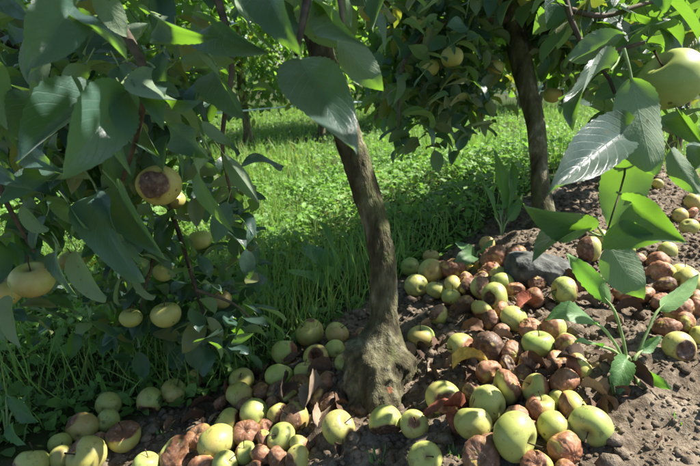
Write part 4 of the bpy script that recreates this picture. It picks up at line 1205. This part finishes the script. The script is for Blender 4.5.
dead(470, 386, .075, .15, 'dead_yellow', 'dry yellow leaf lying over the dark shrivelled apple', 1, .03)
dead(446, 427, .075, .2, 'dead_red', 'curled red brown apple skin between two green apples', 2, .018, name='apple_skin')
dead(460, 432, .06, 2.6, 'dead_red', 'orange brown scrap of skin lying below the curled red one', 4, .01, name='apple_skin')
dead(314, 412, .085, 1.1, 'dead', 'large grey brown curled leaf in the left pile pointing at the trunk', 3, .022)
dead(284, 408, .06, 1.7, 'dead', 'grey brown curled leaf between the apples of the left pile', 5, .035)
dead(341, 415, .03, .3, 'dead', 'small pale leaf scrap right in front of the trunk base', 6, .008)
dead(525, 318, .055, .6, 'dead_red', 'red brown leaf scrap right of the yellow green apple', 0, .012)
dead(470, 274, .05, .2, 'dead_yellow', 'small yellowish leaf left of the torn apple', 2, .01)
dead(572, 376, .06, -.4, 'dead', 'long dry leaf at the right side of the front pile', 1, .02)
dead(555, 302, .04, 1.2, 'weed', 'pale green fallen leaf below the stone', 3, .012)
k = 0
while k < 60:
    x, y = (R.normal(270, 45), R.normal(405, 35)) if k % 3 == 0 else (R.normal(510, 60), R.normal(370, 50))
    if not (100 < x < 690 and 270 < y < 463): continue
    b = on_ground(x, y)
    if soil_mask(np.array([b.x]), np.array([b.y]))[0] < .7: continue
    if np.any(np.hypot(pos[:, 0] - b.x, pos[:, 1] - b.y) < rad + .012): continue
    dead(x, y, R.uniform(.025, .055), R.uniform(0, 6.28), 'dead', 'dry brown curled leaf lying among the apples ' + ('left of the trunk' if x < 375 else 'right of the trunk'), k, R.uniform(.004, .012), 'dry leaves on the soil')
    k += 1

# ------------------------------------------------------------------ soil clods and litter (uncountable)
V0, T0 = ico(1)
n = 16000
cx = R.uniform(-.9, 1.6, n * 3); cy = R.uniform(.45, 2.9, n * 3)
sel = soil_mask(cx, cy) > .5; cx, cy = cx[sel][:n], cy[sel][:n]; n = len(cx)
sz = np.clip(R.lognormal(-5.75, .62, n), .0012, .021)
cz = ground_h(cx, cy) + sz * .15
shp = 1 + R.uniform(-.28, .28, (n, len(V0), 1))
A = R.uniform(0, 6.28, n)
vv = V0[None] * shp * np.array([1, 1, .75])
ca, sa = np.cos(A)[:, None], np.sin(A)[:, None]
vx = vv[:, :, 0] * ca - vv[:, :, 1] * sa; vy = vv[:, :, 0] * sa + vv[:, :, 1] * ca
vv = np.stack([vx, vy, vv[:, :, 2]], 2) * sz[:, None, None] + np.stack([cx, cy, cz], 1)[:, None, :]
TT = (T0[None] + (np.arange(n) * len(V0))[:, None, None]).reshape(-1, 3)
clods = link('soil_clods', mesh_np('soil_clods', vv.reshape(-1, 3), TT, M['soil'], smooth=False, attrs={'soil': np.ones(n * len(V0))}))
tag(clods, 'loose brown crumbs of soil scattered over the bare tree strip', 'soil', kind='stuff')
# straw and dry bits
n = 1500
cx = R.uniform(-.9, 1.6, n * 2); cy = R.uniform(.45, 2.9, n * 2)
sel = soil_mask(cx, cy) > .3; cx, cy = cx[sel][:n], cy[sel][:n]; n = len(cx)
a = R.uniform(0, 6.28, n)
yd = np.stack([np.cos(a), np.sin(a), R.normal(0, .2, n)], 1); yd /= np.linalg.norm(yd, axis=1)[:, None]
zd = np.stack([R.normal(0, .3, n), R.normal(0, .3, n), np.ones(n)], 1); zd -= yd * np.sum(yd * zd, 1)[:, None]; zd /= np.linalg.norm(zd, axis=1)[:, None]
litter = link('dry_litter', scatter_mesh('dry_litter', LOW_V, LOW_T, LOW_UV, np.stack([cx, cy, ground_h(cx, cy) + .003], 1), yd, zd, R.uniform(.01, .035, n), M['dead'], wr=R.uniform(.12, .9, n)))
tag(litter, 'small dry leaf and straw bits littering the soil', 'litter', kind='stuff')

# ------------------------------------------------------------------ grass and ground cover of the alley
def alley_points(n, y0, y1, power=1.0, margin=.0):
    y = y0 + (y1 - y0) * R.uniform(0, 1, n) ** power
    half = y * .82 + .35
    x = R.uniform(-1, 1, n) * half
    p = np.stack([x * 3.0, y * 3.0, np.zeros(n)], 1)
    b = np.interp(x, BX, BY)
    back = y - b + .10 * fbm(p, 3, 5)
    return x[back > margin], y[back > margin], back[back > margin]

G_V = np.array([(-.5, 0, 0), (.5, 0, 0), (-.38, .5, .08), (.38, .5, .08), (0, 1, -.06)])
G_T = np.array([(0, 1, 3), (0, 3, 2), (2, 3, 4)])
G_UV = np.array([(0, 0), (1, 0), (0, .5), (1, .5), (.5, 1)])
def grass(n, y0, y1, power, hmin, hmax, width, margin=0.0):
    x, y, back = alley_points(n, y0, y1, power, margin)
    m = len(x)
    cl = fbm(np.stack([x * 1.6, y * 1.6, np.zeros(m)], 1), 3, 61)
    keep = R.uniform(0, 1, m) < np.clip(.55 + cl * 1.1, .12, 1)
    x, y, cl = x[keep], y[keep], cl[keep]; m = len(x)
    a = R.uniform(0, 6.28, m); lean = np.abs(R.normal(0, .45, m))
    yd = np.stack([np.cos(a) * np.sin(lean), np.sin(a) * np.sin(lean), np.cos(lean)], 1)
    s = R.normal(0, 1, (m, 3)); zd = s - yd * np.sum(s * yd, 1)[:, None]; zd /= np.linalg.norm(zd, axis=1)[:, None]
    h = R.uniform(hmin, hmax, m) * (1 + .5 * cl)
    return scatter_mesh('grass', G_V, G_T, G_UV, np.stack([x, y, ground_h(x, y, False) - .004], 1), yd, zd, h, M['grass'], wr=width / h * R.uniform(.6, 1.3, m), tint=np.clip(.5 + .5 * cl + R.normal(0, .25, m), 0, 1))
tag(link('grass', grass(27000, .7, 3.6, .9, .05, .19, .0042)), 'green grass blades among the weeds nearest the tree strip', 'grass', kind='stuff')
tag(link('grass', grass(60000, 3.2, 12, 1.2, .06, .22, .008)), 'sunlit grass of the strip between the tree rows', 'grass', kind='stuff')

C_V = np.array([(0, 0, 0), (-.42, .35, .08), (0, .45, 0), (.42, .35, .08), (-.3, .8, .05), (.3, .8, .05), (0, 1, -.08)])
C_T = np.array([(0, 2, 1), (0, 3, 2), (1, 2, 4), (2, 3, 5), (2, 6, 4), (2, 5, 6)])
C_UV = np.array([(.5, 0), (0, .35), (.5, .45), (1, .35), (.1, .8), (.9, .8), (.5, 1)])
def cover(n, y0, y1, power, smin, smax, hmax, margin=-.02):
    x, y, back = alley_points(n, y0, y1, power, margin)
    m = len(x)
    cl = fbm(np.stack([x * 2.2, y * 2.2, np.zeros(m)], 1), 3, 71); cl2 = fbm(np.stack([x * 7, y * 7, np.zeros(m)], 1), 2, 73)
    keep = R.uniform(0, 1, m) < np.clip(.75 + cl2 * 1.2, .1, 1)
    x, y, back, cl, cl2 = x[keep], y[keep], back[keep], cl[keep], cl2[keep]; m = len(x)
    top = hmax * (.55 + .5 * cl + .45 * cl2) * np.clip(back / .15 + .25, .2, 1)
    z = ground_h(x, y, False) + np.maximum(.004, top * R.uniform(0, 1, m) ** .6)
    a = R.uniform(0, 6.28, m); el = R.normal(.0, .5, m)
    yd = np.stack([np.cos(a) * np.cos(el), np.sin(a) * np.cos(el), np.sin(el)], 1)
    up = np.stack([R.normal(0, .4, m), R.normal(0, .4, m), np.ones(m)], 1); zd = up - yd * np.sum(up * yd, 1)[:, None]; zd /= np.linalg.norm(zd, axis=1)[:, None]
    return scatter_mesh('ground_cover', C_V, C_T, C_UV, np.stack([x, y, z], 1), yd, zd, smin + (smax - smin) * R.uniform(0, 1, m) ** 1.7, M['groundcover'], wr=R.uniform(.45, 1.1, m), tint=np.clip(.45 + .55 * cl + R.normal(0, .22, m), 0, 1))
tag(link('ground_cover', cover(80000, .7, 3.6, .85, .010, .042, .15)), 'leafy green ground cover filling the alley edge', 'ground cover', kind='stuff')
tag(link('ground_cover', cover(42000, 3.2, 10, 1.1, .02, .055, .13)), 'leafy sunlit ground cover farther back in the alley', 'ground cover', kind='stuff')
# sparse grass on the right bank
def bank_grass():
    n = 900
    x = R.normal(1.5, .3, n); y = R.normal(2.75, .25, n)
    a = R.uniform(0, 6.28, n); lean = np.abs(R.normal(0, .4, n))
    yd = np.stack([np.cos(a) * np.sin(lean), np.sin(a) * np.sin(lean), np.cos(lean)], 1)
    s = R.normal(0, 1, (n, 3)); zd = s - yd * np.sum(s * yd, 1)[:, None]; zd /= np.linalg.norm(zd, axis=1)[:, None]
    h = R.uniform(.05, .16, n)
    return scatter_mesh('grass', G_V, G_T, G_UV, np.stack([x, y, ground_h(x, y, False) - .004], 1), yd, zd, h, M['grass'], wr=.004 / h)
tag(link('grass', bank_grass()), 'thin grass growing on the bank at the right', 'grass', kind='stuff')
bpy.context.view_layer.update()
